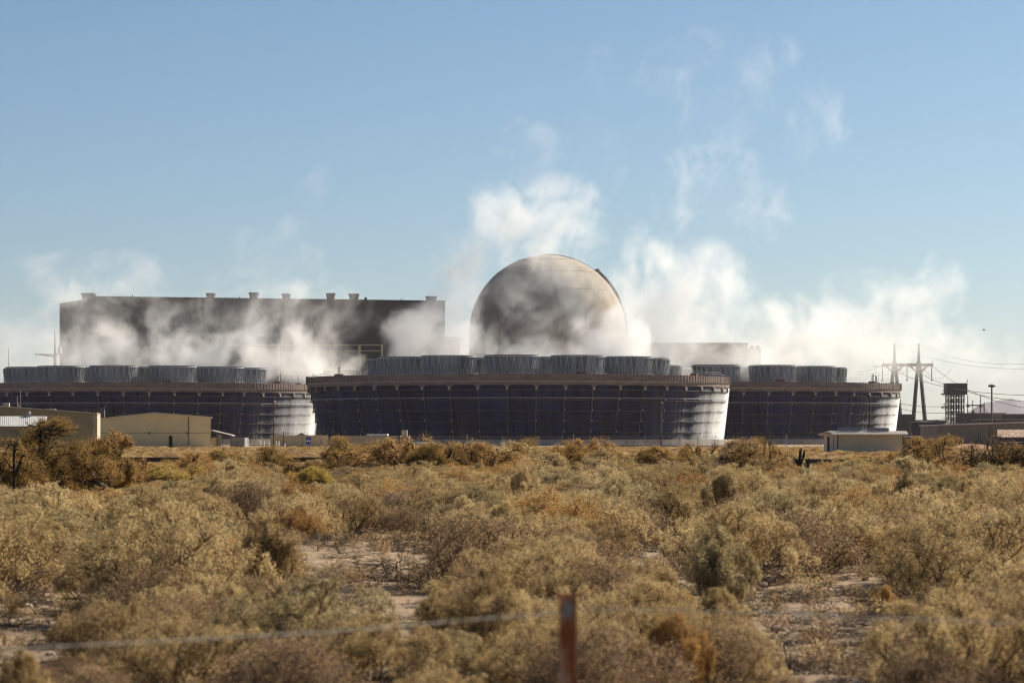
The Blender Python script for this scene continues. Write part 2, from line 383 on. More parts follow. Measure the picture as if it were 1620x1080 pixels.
b_ = thing('auxiliary_building', 'flat-roofed beige building behind steam right of the dome', 'building', (X(1110, 900), 900, 0))
MB().box(X(1028, 900), X(1183, 900), 900, 940, 0, Z(543.5, 900)).build('wall', M['beige'], b_)
MB().box(X(1028, 900) - .2, X(1183, 900) + .2, 899.7, 940.2, Z(543.5, 900) + .003, Z(542, 900)).build('roof_edge', M['steel'], b_)
MB().box(X(1183, 905) + .02, X(1204, 905), 905, 925, 0, Z(551, 905)).build('stair_tower', M['beige'], b_)
for p0, p1 in ((1189, 1193), (1198, 1203)): MB().box(X(p0, 905), X(p1, 905), 906, 912, Z(551, 905), Z(546, 905)).build('roof_vent', M['steel'], b_)

# ------------------------------------------------------------------ power line structure
D = 1000
t = thing('transmission_tower', 'two-legged steel power line tower with hanging insulators', 'pylon', (X(1434, D), D, 0))
m = MB()
zc = Z(577, D)
for cxp in (1415, 1453.5):
    xt = X(cxp, D)
    for s_ in (-1, 1):
        m.tube((xt + s_ * 2.6, D - 1.5, 0), (xt + s_ * .35, D, zc), .8, .55, n=6)
m.build('leg', M['steel'], t)
m = MB()
for cxp in (1415, 1453.5): m.tube((X(cxp, D), D, zc - .8), (X(cxp, D), D, Z(543, D)), .6, .22, n=6); m.tube((X(cxp, D), D, zc - 1.2), (X(cxp, D), D, zc + 1.2), .75, n=8)
m.build('peak', M['steel'], t)
m = MB()
m.box(X(1396, D), X(1476, D), D - .5, D + .5, zc - .5, zc + .5)
for cxp in (1415, 1453.5):
    for s_ in (-1, 1): m.tube((X(cxp, D) + s_ * .6, D, zc - 2.4), (X(cxp, D) + s_ * 3.0, D, zc - .3), .32, n=5)
for px in (1397, 1475): m.tube((X(px, D), D, zc), (X(px, D), D, zc + 1.6), .07, n=4)
m.build('crossarm', M['steel'], t)
ph = [X(p, D) for p in (1396, 1435, 1474)]
zi = Z(601, D)
for x in ph: MB().tube((x, D, zc - .3), (x, D, zi), .17, n=6).tube((x, D, zi - .3), (x, D, zi + .2), .3, n=6).build('insulator', M['steel'], t)
def sag(p, q, drop, n=16):
    return [Vector(p).lerp(Vector(q), k / n) - Vector((0, 0, drop * 4 * (k / n) * (1 - k / n))) for k in range(n + 1)]
wl = []
for k, (x, yl, yr) in enumerate(zip(ph, (588, 593, 597), (625, 636, 648))):
    xl = (X(1396, D) - 19 + k * 1.5)
    pL = (x - 1.6 - 3, D - 6, zc - .5 - k * .1); pR = (x + 1.6 + 2, D - 6, zc - .5)
    m = MB(); m.path(sag((x - .2, D, zc - .35), (X(1330, 860), 860, Z(yl, 860)), 1.0), .085, n=4)
    m.path(sag((x + .2, D, zc - .35), (X(1640, 640) , 640, Z(yr, 640)), 2.5), .08, n=4)
    m.path(sag((x - 4.0, D - 10, zc - 1.6), (x + 4.5, D - 14, zc - 1.7), 3.2), .06, n=4)
    m.path([(x - .2, D, zc - .35), (x - 4.0, D - 10, zc - .9)], .16, n=4)
    tag(m.build('power_line', M['wire']), ['outermost left power line slung from the steel tower crossarm', 'middle power line slung from the steel tower crossarm', 'outermost right power line slung from the steel tower crossarm'][k], 'power line', 'power lines slung from the steel tower')
for k, (a, b, c, e, lab) in enumerate(((1453.5, 543, 1640, 574, 'thin high shield wire leaving the right tower peak'), (1415, 543, 1640, 583, 'thin high shield wire leaving the left tower peak'))):
    m = MB().path(sag((X(a, D), D, Z(b, D)), (X(c, 640), 640, Z(e, 640)), 2.5), .03, n=3); tag(m.build('shield_wire', M['wire']), lab, 'wire', 'shield wires')
for y0, y1, lab in ((636, 641, 'low wire sagging behind the lattice structure'), (671 - 27, 652, 'lowest wire sagging towards the lattice structure')):
    m = MB().path(sag((X(1415, 900), 900, Z(y0, 900)), (X(1510, 860), 860, Z(y1, 860)), .8), .07, n=3); tag(m.build('low_wire', M['wire']), lab, 'wire', 'low wires')

# lattice structure with a box on top
D = 800
t = thing('lattice_tower', 'dark steel lattice tower carrying a boxy cabin, with side platforms', 'tower', (X(1514, D), D, 0))
x0, x1 = X(1500, D), X(1525, D)
MB().prism([(X(1497, D), D - .6), (X(1530, D), D - .6), (X(1530, D), D + 5), (X(1497, D), D + 5)], Z(624, D), Z(606, D)).build('cabin', M['steel'], t)
m = MB(); ncol = 4
zt, zb = Z(624, D), 0
for yy in (D, D + 4.2):
    for i in range(ncol):
        x = x0 + (x1 - x0) * i / (ncol - 1); m.box(x - .15, x + .15, yy - .15, yy + .15, 0, zt)
    nz = 8
    for j in range(nz):
        z0_, z1_ = zt * j / nz, zt * (j + 1) / nz
        m.box(x0, x1, yy - .08, yy + .08, z1_ - .1, z1_ + .1)
        for i in range(ncol - 1):
            xa, xb = x0 + (x1 - x0) * i / (ncol - 1), x0 + (x1 - x0) * (i + 1) / (ncol - 1)
            m.tube((xa, yy, z0_), (xb, yy, z1_), .125, n=4); m.tube((xb, yy, z0_), (xa, yy, z1_), .125, n=4)
m.build('frame', M['steel'], t)
for yy in (617, 638, 660):
    m = MB(); z = Z(yy + 7, D)
    m.box(X(1491, D), X(1500, D), D - .5, D + 3, z, z + .3)
    for k in range(4): m.box(X(1491, D) + k * .45, X(1491, D) + k * .45 + .07, D - .5, D - .42, z, z + 1.1)
    m.box(X(1491, D), X(1500, D), D - .52, D - .44, z + 1.05, z + 1.15); m.tube((X(1491, D), D, z), (X(1500, D), D, z - 1.2), .08, n=4)
    m.build('platform', M['steel'], t)
MB().tube((X(1530, D), D, Z(606, D)), (X(1530, D), D, Z(600, D)), .12, n=4).build('mast', M['steel'], t)

D = 830
t = thing('switchgear_frame', 'thin substation posts and crossbar just right of the lattice tower', 'switchgear', (X(1543, D), D, 0))
for px, yt in ((1531, 625), (1539, 633), (1551, 624), (1557, 636)): MB().tube((X(px, D), D, 0), (X(px, D), D, Z(yt, D)), .2, .12, n=5).build('post', M['steel'], t)
MB().box(X(1528, D), X(1558, D), D - .25, D + .25, Z(642, D), Z(640, D)).build('crossbar', M['steel'], t)
m = MB()
for px, yy in ((1531, 641), (1539, 650), (1551, 641)): m.tube((X(px, D), D - .6, Z(yy + 3, D)), (X(px, D), D - .6, Z(yy - 2, D)), .5, .15, n=8)
m.build('insulator', M['steel'], t)

D = 620
t = thing('light_mast', 'tall light mast with a round lamp head at the far right', 'light mast', (X(1569, D), D, 0))
MB().tube((X(1569, D), D, 0), (X(1569, D), D, Z(609, D)), .22, .16, n=8).build('pole', M['wood_grey'], t)
MB().lathe([(.05, Z(613, D)), (.8, Z(611.5, D)), (.8, Z(609.5, D)), (.2, Z(607.5, D))], 12, (X(1569, D), D)).build('lamp_head', M['steel'], t)

# low plant buildings at the right, far
def blockb(name, lab, x0p, x1p, ytop, d, mt, depth=14, group=None, roof=None):
    t = thing(name, lab, 'building', (X((x0p + x1p) / 2, d), d, 0), group)
    MB().box(X(x0p, d), X(x1p, d), d, d + depth, 0, Z(ytop, d)).build('wall', mt, t)
    if roof: MB().box(X(x0p, d) - .2, X(x1p, d) + .2, d - .2, d + depth, Z(ytop, d) + .003, Z(ytop - roof, d)).build('roof_edge', M['concrete_pale'], t)
    return t
blockb('plant_building', 'dark flat building directly right of the right cooling tower', 1418, 1447, 655, 900, M['farplant'])
blockb('plant_building', 'dark low building behind the power line tower legs', 1447, 1500, 664, 880, M['farplant'])
blockb('plant_building', 'long dark low building behind the light mast', 1524, 1592, 653, 870, M['farplant'])
blockb('plant_building', 'grey low building under the blue hill at the right', 1586, 1690, 655.5, 800, M['steel'], roof=1.2)
blockb('plant_building', 'dark strip building with a pale roof edge below the light mast', 1552, 1700, 664, 700, M['farplant'], roof=1.3)
for i, (c, w_, yt, lab) in enumerate(((1462, 20, 668, 'dark round storage tank left of the lattice tower'), (1483, 18, 666, 'dark round storage tank touching the long taupe wall'))):
    D = 760; t = thing('storage_tank', lab, 'tank', (X(c, D), D, 0), 'round storage tanks')
    r_ = w_ / F * D
    MB().lathe([(r_, 0), (r_, Z(yt, D)), (r_ * .6, Z(yt - 2, D)), (.05, Z(yt - 2.6, D))], 32, (X(c, D), D), close=False).build('shell', M['farplant'], t, smooth=True)
    MB().lathe([(r_, Z(yt, D)), (r_ + .12, Z(yt, D)), (r_ + .12, Z(yt, D) + .2), (r_, Z(yt, D) + .2)], 32, (X(c, D), D)).build('rim', M['concrete_pale'], t)

# long taupe wall building
D = 375
t = thing('long_building', 'long taupe flat building with a pale roof edge at the right', 'building', (X(1484, D), D, 0))
xa, xb, h0 = X(1484, D), X(1700, D), Z(673.5, D)
MB().yprism([(xa, 0), (xb, 0), (xb, h0 + .55), (xa, h0)], D, D + 16).build('wall', M['long_wall'], t)
MB().yprism([(xa - .15, h0 + .003), (xb, h0 + .553), (xb, h0 + .72), (xa - .15, h0 + .17)], D - .25, D + 16.2).build('roof_edge', M['roof_white'], t)
m = MB()
for i in range(40):
    x = xa + .2 + i * .42
    if x < xb - .2: m.box(x, x + .05, D - .035, D - .002, .05, h0 - .05)
m.build('siding_rib', M['long_wall'], t)

D = 352
t = thing('rusty_roof_shed', 'small dark shed with a rust-stained tin roof at the right edge', 'shed', (X(1600, D), D, 0))
xa, xb = X(1583, D), X(1680, D)
MB().box(xa, xb, D, D + 4, 0, Z(689.5, D)).build('wall', M['plum'], t)
m = MB(); z0_, z1_ = Z(691, D), Z(679, D)
m.add([(X(1577, D), D - .5, z0_), (xb, D - .5, z0_), (xb, D + 2.2, z1_), (X(1582.5, D), D + 2.2, z1_), (X(1577, D), D - .5, z0_ - .08), (xb, D - .5, z0_ - .08), (xb, D + 2.2, z1_ - .08), (X(1582.5, D), D + 2.2, z1_ - .08),
       ], [(0, 1, 2, 3), (7, 6, 5, 4), (0, 4, 5, 1), (1, 5, 6, 2), (2, 6, 7, 3), (3, 7, 4, 0)])
m.add([(X(1582.5, D), D + 2.21, z1_), (xb, D + 2.21, z1_), (xb, D + 4.6, z0_), (X(1577, D), D + 4.6, z0_)], [(0, 1, 2, 3)])
m.build('roof', M['roof_rust'], t)
for p in (1590, 1604, 1618): MB().box(X(p, D), X(p + 7, D), D - .03, D - .002, .25, 1.25).build('window', M['glass'], t)
MB().box(xa, xb, D - .07, D - .032, 1.3, 1.37).build('trim', M['tan_trim'], t)

# small ribbed shed
D = 335
t = thing('ribbed_shed', 'small beige ribbed shed with a dark doorway and two roof panels', 'shed', (X(1365, D), D, 0))
xc, xb = X(1325, D), X(1428, D); zt = Z(687, D)
xl = X(1303, D + 4.0)
foot = [(xc, D), (xb, D), (xb + (xl - xc), D + 4.0), (xl, D + 4.0)]
MB().prism(foot, 0, zt).build('wall', M['shed_wall'], t)
m = MB()
for i in range(26):
    x = xc + .12 + i * (xb - xc - .24) / 25; m.box(x - .03, x + .03, D - .035, D - .002, .05, zt - .03)
m.build('siding_rib', M['shed_wall'], t)
m = MB(); m.box(xc - .06, xc + .06, D - .06, D - .004, 0, zt - .02); m.box(xb - .06, xb + .06, D - .06, D - .004, 0, zt - .02); m.build('corner_trim', M['wood_grey'], t)
e = Vector((xl - xc, 4.0, 0)).normalized(); en = Vector((-e.y, e.x, 0))
LL = math.hypot(xl - xc, 4.0)
def on_end(u, o_=0.0): return (xc + e.x * u + en.x * o_, D + e.y * u + en.y * o_)
MB().obox(on_end(LL * .62, .02), e, en, LL * .09, .03, .1, 1.95).build('doorway', M['black'], t)
dr = MB().obox(on_end(LL * .40, .05), e, en, LL * .12, .03, .1, 1.95).build('door', M['shed_wall'], t)
# roof: low pitched sheet with overhang
m = MB(); a0, a1, a2, a3 = (X(1318, D - .8), D - .8), (X(1437, D - .8), D - .8), (X(1432, D) + (xl - xc), D + 4.9), (X(1294, D + 4.9), D + 4.9)
zr0, zr1 = Z(686.5, D), Z(681.5, D)
mid0 = (X(1309, D + 1.6), D + 1.8); mid1 = (X(1434, D + 1.8), D + 1.8)
m.add([(a0[0], a0[1], zr0), (a1[0], a1[1], zr0), (mid1[0], mid1[1], zr1), (mid0[0], mid0[1], zr1), (a2[0], a2[1], zr0), (a3[0], a3[1], zr0)] +
      [(a0[0], a0[1], zr0 - .1), (a1[0], a1[1], zr0 - .1), (mid1[0], mid1[1], zr1 - .1), (mid0[0], mid0[1], zr1 - .1), (a2[0], a2[1], zr0 - .1), (a3[0], a3[1], zr0 - .1)],
      [(0, 1, 2, 3), (3, 2, 4, 5), (0, 6, 7, 1), (1, 7, 8, 2), (2, 8, 10, 4), (4, 10, 11, 5), (5, 11, 9, 3), (3, 9, 6, 0), (9, 8, 7, 6), (11, 10, 8, 9)])
for i in range(30):
    f_ = (i + .5) / 30
    p = Vector((a0[0], a0[1], zr0)).lerp(Vector((a1[0], a1[1], zr0)), f_); q = Vector((mid0[0], mid0[1], zr1)).lerp(Vector((mid1[0], mid1[1], zr1)), f_)
    m.tube(p + Vector((0, 0, .02)), q + Vector((0, 0, .02)), .045, n=4)
m.build('roof', M['roof_white'], t)
for k, (p0, p1) in enumerate(((1328, 1363), (1373, 1408))):
    z = Z(682, D); MB().box(X(p0, D), X(p1, D), D + 1.0, D + 1.45, z + .02, Z(676.5, D)).build('roof_panel', M['solar'], t)

D = 350
t = thing('wood_pole', 'short dark bare wooden pole standing behind the ribbed shed', 'pole', (X(1375, D), D, 0))
MB().tube((X(1375.5, D), D, 0), (X(1375.5, D), D, Z(625, D)), .12, .10, n=8).build('shaft', M['wood'], t)
MB().tube((X(1375.5, D), D, Z(625, D)), (X(1375.5, D), D, Z(624.4, D)), .11, .06, n=8).build('cap', M['wood'], t)
D = 345
t = thing('weather_mast', 'thin weather mast with small dark instruments above the ribbed shed', 'mast', (X(1370, D), D, 0))
MB().tube((X(1370.5, D), D, 0), (X(1370.5, D), D, Z(651, D)), .035, n=6).build('pole', M['steel'], t)
MB().box(X(1369, D), X(1372.5, D), D - .1, D + .1, Z(654.5, D), Z(651, D)).build('sensor_box', M['steel'], t)
m = MB().tube((X(1362, D), D, Z(658, D)), (X(1370.5, D), D, Z(655.5, D)), .03, n=4)
for px, py in ((1362.5, 657.5), (1365, 661)): m.tube((X(px - 1.4, D), D, Z(py, D)), (X(px + 1.4, D), D, Z(py + .8, D)), .09, n=6)
m.build('instrument_arm', M['black'], t)

# ------------------------------------------------------------------ left buildings
D = 494
t = thing('gabled_building', 'tan steel building with a low gable roof and one dark door', 'building', (X(245, D), D, 0))
xa, xm, xb = X(157, D), X(245, D), X(333, D); ze, ze2, zr = Z(663, D), Z(660.5, D), Z(654, D)
MB().yprism([(xa, 0), (xb, 0), (xb, ze2), (xm, zr), (xa, ze)], D, D + 22).build('wall', M['tan'], t)
MB().yprism([(xa - .3, ze - .02), (xm, zr + .02), (xb + .3, ze2 - .02), (xb + .3, ze2 + .16), (xm, zr + .22), (xa - .3, ze + .16)], D - .35, D + 22.3).build('roof', M['tan_trim'], t)
MB().box(xb - .18, xb + .03, D - .05, D - .003, 0, ze2 - .1).build('corner_trim', M['tan_trim'], t)
MB().box(X(267, D), X(272.5, D), D - .06, D - .004, .1, 2.1).build('door', M['black'], t)
t.rotation_euler = (0, 0, R(5.9))
MB().tube((X(298, D), D - .15, 0), (X(298, D), D - .15, Z(659, D)), .08, n=6).build('downpipe', M['wood_grey'], t)
MB().box(xa + .1, xb - .3, D - .04, D - .004, Z(685, D), Z(684.2, D)).build('seam', M['olive'], t)
for p in (236, 296): MB().box(X(p - 1.5, D), X(p + 1.5, D), D - .3, D - .01, Z(685.4, D), Z(683.4, D)).build('wall_lamp', M['black'], t)
D = 430
t = thing('olive_building', 'olive grey steel building with a sunlit end wall behind the big mesquite', 'building', (X(74, D), D, 0))
xa, xb = X(-90, D), X(146, D)
MB().yprism([(xa, 0), (xb, 0), (xb, Z(653.5, D)), (X(0, D), Z(643, D)), (xa, Z(640, D))], D, D + 11).build('wall', M['olive'], t)
t.rotation_euler = (0, 0, R(5.5))
MB().yprism([(xb + .01, 0), (X(153, D), 0), (X(153, D), Z(655, D)), (xb + .01, Z(654, D))], D + .5, D + 11).build('end_wall', M['tan_trim'], t)  # paler than the front wall: sunlight on this end put into the colour
MB().yprism([(xa, Z(640, D) + .003), (X(0, D), Z(643, D) + .003), (X(153, D), Z(654, D)), (X(153, D), Z(652.8, D)), (X(0, D), Z(641.6, D)), (xa, Z(638.6, D))], D - .3, D + 11.3).build('roof', M['roof_white'], t)
for c, w_, y0_, y1_ in ((9, 5, 644, 637), (79, 8, 649, 646)): MB().box(X(c - w_, D), X(c + w_, D), D + 1.5, D + 3, Z(y0_, D), Z(y1_, D)).build('roof_vent', M['concrete_pale'], t)
for px, yt in ((25, 626), (30, 617)): MB().tube((X(px, D), D + 4, Z(646, D)), (X(px, D), D + 4, Z(yt, D)), .06, n=5).build('vent_pipe', M['concrete_pale'], t)
MB().tube((X(24, D), D + 4, Z(634, D)), (X(29, D), D + 4, Z(645, D)), .05, n=5).build('pipe_brace', M['concrete_pale'], t)
D = 400
t = thing('white_roof_shed', 'low shed with a bright white ribbed roof at the left edge', 'shed', (X(37, D), D, 0))
t.rotation_euler = (0, 0, R(9))
MB().box(X(-40, D), X(72, D), D, D + 6.6, 0, Z(674.5, D)).build('wall', M['olive'], t)
m = MB(); z0_, z1_ = Z(674, D), Z(658, D)
m.add([(X(-40, D), D - .4, z0_), (X(74, D), D - .4, z0_), (X(74, D), D + 3.4, z1_), (X(-40, D), D + 3.4, z1_), (X(-40, D), D + 7, z0_), (X(74, D), D + 7, z0_)], [(0, 1, 2, 3), (3, 2, 5, 4), (1, 5, 2), (0, 3, 4), (0, 4, 5, 1)])
for i in range(34):
    x = X(-38, D) + i * (X(74, D) - X(-38, D)) / 34; m.tube((x, D - .4, z0_ + .02), (x, D + 3.4, z1_ + .02), .04, n=4)
m.build('roof', M['white'], t)
MB().box(X(42, D), X(49, D), D + 3.2, D + 3.9, Z(660, D), Z(653, D)).tube((X(45.5, D), D + 3.5, Z(653.2, D)), (X(45.5, D), D + 3.5, Z(650, D)), .33, .15, n=8).build('roof_vent', M['concrete_pale'], t)
D = 520
t = thing('pipe_rack', 'rusty pipe rack behind the roof of the olive grey building', 'pipe rack', (X(140, D), D, 0))
m = MB()
for y in (647, 650.5): m.box(X(121, D), X(158, D), D, D + .15, Z(y + .6, D), Z(y - .6, D))
for px in (126, 136, 147, 154): m.box(X(px - .6, D), X(px + .6, D), D + .16, D + .3, 0, Z(646, D))
m.build('frame', M['rust'], t)
MB().box(X(158, D), X(165, D), D, D + 1, 0, Z(644, D)).tube((X(164, D), D, Z(650, D)), (X(168, D), D, Z(641, D)), .1, n=5).build('equipment', M['farplant'], t)

D = 520
t = thing('lean_to', 'open lean-to roof on thin posts beside the tan gabled building', 'lean-to', (X(350, D), D, 0))
m = MB(); m.yprism([(X(334, D), Z(680, D)), (X(367, D), Z(688, D)), (X(367, D), Z(689.3, D)), (X(334, D), Z(681.3, D))][::-1], D, D + 6).build('roof', M['concrete_pale'], t)
for px in (343, 352, 364, 366.5): MB().box(X(px - .5, D), X(px + .5, D), D + .2, D + .35, 0, Z(684 if px < 350 else 688.5, D)).build('post', M['steel'], t)
MB().box(X(334, D), X(341.5, D), D + 1, D + 4, 0, Z(692, D)).build('store_box', M['tan'], t)
MB().box(X(342.5, D), X(349, D), D + .6, D + 2, 0, Z(687, D)).build('cabinet', M['grey_block'], t)
D = 530
tag(MB().box(X(365, D), X(387, D), D, D + 8, 0, Z(692, D)).build('grey_container', M['grey_block']), 'plain grey container just right of the lean-to roof', 'container')
D = 545
t = thing('tan_block_building', 'low tan wall building with a small peaked roof hump', 'building', (X(472, D), D, 0))
t.rotation_euler = (0, 0, R(4))
MB().box(X(428, D), X(519, D), D, D + 9, 0, Z(688, D)).build('wall', M['tan'], t)
MB().yprism([(X(470, D), Z(688, D)), (X(484, D), Z(688, D)), (X(477, D), Z(684, D))], D + .5, D + 8).build('roof', M['olive'], t)
MB().box(X(478, D), X(478.8, D), D - .05, D - .004, 0, Z(688.5, D)).build('joint', M['olive'], t)
t = thing('sign_board', 'small blue and white sign in front of the low tan building', 'sign', (X(488, 540), 540, 0))
MB().box(X(484, 540), X(492, 540), 540, 540.1, .5, 1.9).build('panel', M['bluesign'], t)
MB().box(X(484.5, 540), X(491.5, 540), 539.93, 539.99, 1.05, 1.3).build('white_band', M['white'], t)
for p in (485, 491): MB().box(X(p - .3, 540), X(p + .3, 540), 540.11, 540.2, 0, .9).build('post', M['white'], t)
tag(MB().box(X(506.5, 540), X(511, 540), 539.9, 540.1, .6, 1.6).box(X(508, 540), X(509, 540), 539.95, 540.05, 0, .6).build('white_notice', M['concrete_pale']), 'small pale notice near the right end of the low tan building', 'notice')
D = 550
t = thing('block_building', 'grey-tan block building with a taller box at its right end', 'building', (X(578, D), D, 0))
MB().box(X(524, D), X(633, D), D, D + 8, 0, Z(689, D)).build('wall', M['block'], t)
MB().box(X(634, D), X(647, D), D - .2, D + 6, 0, Z(690, D)).build('end_block', M['grey_block'], t)
MB().box(X(635, D), X(644, D), D + .2, D + 2, Z(690, D), Z(680, D)).build('roof_unit', M['tan_trim'], t)
MB().box(X(580, D), X(613, D), D + .4, D + 5, Z(689, D), Z(686, D)).build('roof_panel', M['white'], t)
MB().box(X(629, D), X(633.4, D), D - .03, D - .004, 0, Z(690, D)).build('doorway', M['farplant'], t)

# bollards
pb = None
for i, (px, h) in enumerate(((411.5, 1.15), (417.5, 1.0), (425, .9), (437, 1.05), (441, 1.05), (386.5, .6), (450.5, .6))):
    D = 535; x = X(px, D)
    if pb is None:
        pb = thing('bollard', '', 'bollard', (x, D, 0), 'white bollards')
        MB().tube((x, D, 0), (x, D, 1.0), .14, n=10).build('shaft', M['white'], pb); MB().tube((x, D, 1.0), (x, D, 1.12), .14, .06, n=10).build('cap', M['white'], pb); o = pb
    else: o = copy_tree(pb)
    o.location = (x, D, 0); o.scale = (1, 1, h)
    o['label'] = ['tallest white bollard, between the grey container and the left lamp pole', 'second white bollard from the left lamp pole, on its left side', 'white bollard immediately left of the left lamp pole', 'white bollard immediately right of the left lamp pole', 'second white bollard right of the left lamp pole',
                  'short white bollard at the corner of the grey container', 'short white bollard in front of the low tan building'][i]

# lamp poles
def lamp_pole(px, ytop, d, lab, ylamp, side=1, r=.13):
    t = thing('lamp_pole', lab, 'lamp pole', (X(px, d), d, 0), 'wooden lamp poles')
    MB().tube((X(px, d), d, 0), (X(px, d), d, Z(ytop, d)), r, r * .75, n=8).build('pole', M['wood'], t)
    l = MB().tube((X(px, d), d, Z(ylamp, d)), (X(px + side * 2.5, d), d, Z(ylamp, d)), .06, n=5).build('lamp_arm', M['steel'], t)
    MB().box(X(px + side * .8, d), X(px + side * 3.4, d), d - .3, d + .2, Z(ylamp + 1.2, d), Z(ylamp - 1.2, d)).build('lamp', M['white'], t)
lamp_pole(433, 625, 540, 'slim brown lamp pole in front of the left cooling tower', 635)
lamp_pole(1045.5, 627, 560, 'brown lamp pole in front of the central cooling tower', 637, 1)
t = thing('utility_pole', 'thin dark post between the left lamp pole and low tan building', 'pole', (X(448.5, 520), 520, 0))
MB().tube((X(448.5, 520), 520, 0), (X(448.5, 520), 520, Z(682, 520)), .09, n=6).build('shaft', M['wood'], t)
t = thing('radio_mast', 'tall thin mast with a long side arm left of the turbine hall', 'mast', (X(87, 930), 930, 0))
MB().tube((X(87, 930), 930, 0), (X(87, 930), 930, Z(559, 930)), .55, .5, n=6).tube((X(87, 930), 930, Z(559, 930)), (X(86.5, 930), 930, Z(523, 930)), .35, .14, n=6).build('shaft', M['steel'], t)
MB().box(X(55, 930), X(97, 930), 929.7, 930.3, Z(561.2, 930), Z(559.8, 930)).tube((X(65, 930), 930, Z(560.5, 930)), (X(86, 930), 930, Z(564, 930)), .25, n=5).build('side_arm', M['steel'], t)
MB().box(X(92, 930), X(97, 930), 929, 930.4, Z(559, 930), Z(549, 930)).build('cabinet', M['white'], t)
t = thing('antenna', 'hair-thin antenna far left above the cooling tower fan stacks', 'antenna', (X(13.5, 900), 900, 0))
MB().tube((X(13.5, 900), 900, 0), (X(13.5, 900), 900, Z(550, 900)), .2, .07, n=5).build('shaft', M['steel'], t)

# ------------------------------------------------------------------ chain link fence
D = 560
cl = bpy.data.materials.new('chain link mesh'); cl.use_nodes = True
ct = cl.node_tree; pr = ct.nodes['Principled BSDF']; pr.inputs['Base Color'].default_value = (.25, .24, .23, 1); pr.inputs['Roughness'].default_value = .6
tb = ct.nodes.new('ShaderNodeBsdfTransparent'); mx = ct.nodes.new('ShaderNodeMixShader'); mx.inputs[0].default_value = .16
ct.links.new(tb.outputs[0], mx.inputs[1]); ct.links.new(pr.outputs[0], mx.inputs[2]); ct.links.new(mx.outputs[0], ct.nodes['Material Output'].inputs['Surface'])
t = thing('chain_link_fence', 'long chain-link fence with steel posts in front of the cooling towers', 'fence', (0, D, 0))
xa, xb = X(150, D), X(1300, D)
MB().add([(xa, D, .05), (xb, D, .05), (xb, D, 1.75), (xa, D, 1.75)], [(0, 1, 2, 3)]).build('mesh_panel', cl, t)
m = MB()
for z in (1.77, 1.95, 2.08): m.tube((xa, D, z), (xb, D, z), .02, n=4)
m.build('top_wire', M['pipe'], t)
n = 42
for i in range(n):
    x = xa + (xb - xa) * i / (n - 1); MB().tube((x, D - .06, 0), (x, D - .06, 2.15 + .25 * (i % 3 == 0)), .05 + .03 * (i % 3 == 0), n=6).build('post', M['concrete_pale'] if i % 2 else M['steel'], t)

D = 520
t = thing('low_wall', 'low pale concrete wall segment in front of the sunlit water', 'wall', (X(1130, D), D, 0))
MB().box(X(1060, D), X(1192, D), D, D + 1.2, 0, Z(704.5, D)).build('slab', M['tan_trim'], t)
MB().box(X(1192.2, D), X(1205, D), D - .2, D + 1, 0, Z(701.5, D)).build('pump_box', M['grey_block'], t)
for p in (1208.5, 1212): MB().box(X(p - .5, D), X(p + .5, D), D, D + .2, 0, Z(704, D)).build('post', M['white'], t)
t = thing('concrete_kerb', 'long dark concrete kerb with a pale top left of the low wall', 'kerb', (X(1010, D), 532, 0))
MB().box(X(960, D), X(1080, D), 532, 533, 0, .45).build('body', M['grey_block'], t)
MB().box(X(958, D), X(1022, D), 531.4, 533.2, .453, .55).build('cap', M['white'], t)  # white cap along part of the grey kerb
D = 470
t = thing('corrugated_fence', 'grey corrugated fence panels with a pale top behind the orange dirt', 'fence', (X(1456, D), D, 0))
m = MB().box(X(1420, D), X(1486, D), D, D + .1, 0, Z(691, D))
for i in range(30): x = X(1420, D) + i * (X(1486, D) - X(1420, D)) / 30; m.box(x, x + .1, D - .06, D - .002, 0, Z(691, D))
m.build('panel', M['steel'], t)
MB().box(X(1419, D), X(1487, D), D - .15, D + .3, Z(691, D) + .003, Z(689.4, D)).build('top_rail', M['white'], t)
for i, (px, yt) in enumerate(((1472.5, 698), (1483.5, 699))):
    D = 330; t = thing('fence_post', ['bare dark post standing in the orange dirt by the ribbed shed', 'bare dark post close to the corner of the long taupe building'][i], 'post', (X(px, D), D, 0))
    MB().tube((X(px, D), D, 0), (X(px, D), D, Z(yt, D)), .07, n=6).build('shaft', M['wood'], t)
    MB().tube((X(px, D), D, Z(yt, D)), (X(px, D), D, Z(yt - .5, D)), .085, .06, n=6).build('cap', M['wood'], t)

# parked car
D = 590
t = thing('parked_car', 'white parked car seen side-on behind the scrub by the block building', 'car', (X(668, D), D, 0))
x0_ = X(649, D)
def cp(pts): return [(x0_ + a, b) for a, b in pts]
MB().yprism(cp([(0, .35), (4.9, .35), (4.95, .8), (4.6, .98), (1.3, .98), (.1, .75)]), D, D + 1.8).build('body', M['white'], t)
MB().yprism(cp([(1.3, .983), (4.5, .983), (4.0, 1.38), (3.6, 1.48), (2.3, 1.48)]), D + .15, D + 1.65).build('cabin', M['glass'], t)
MB().yprism(cp([(2.25, 1.483), (3.75, 1.483), (3.6, 1.55), (2.4, 1.55)]), D + .1, D + 1.7).build('roof', M['white'], t)
for c in (.95, 4.0):
    for yy in (D - .02, D + 1.6): MB().add(*(lambda k: ([(x0_ + c + .33 * math.cos(2 * math.pi * i / k), yy + dy, .33 + .33 * math.sin(2 * math.pi * i / k)) for dy in (0, .2) for i in range(k)], [tuple(range(k)), tuple(reversed(range(k, 2 * k)))] + [(i, k + i, k + (i + 1) % k, (i + 1) % k) for i in range(k)]))(16)).build('wheel', M['black'], t)

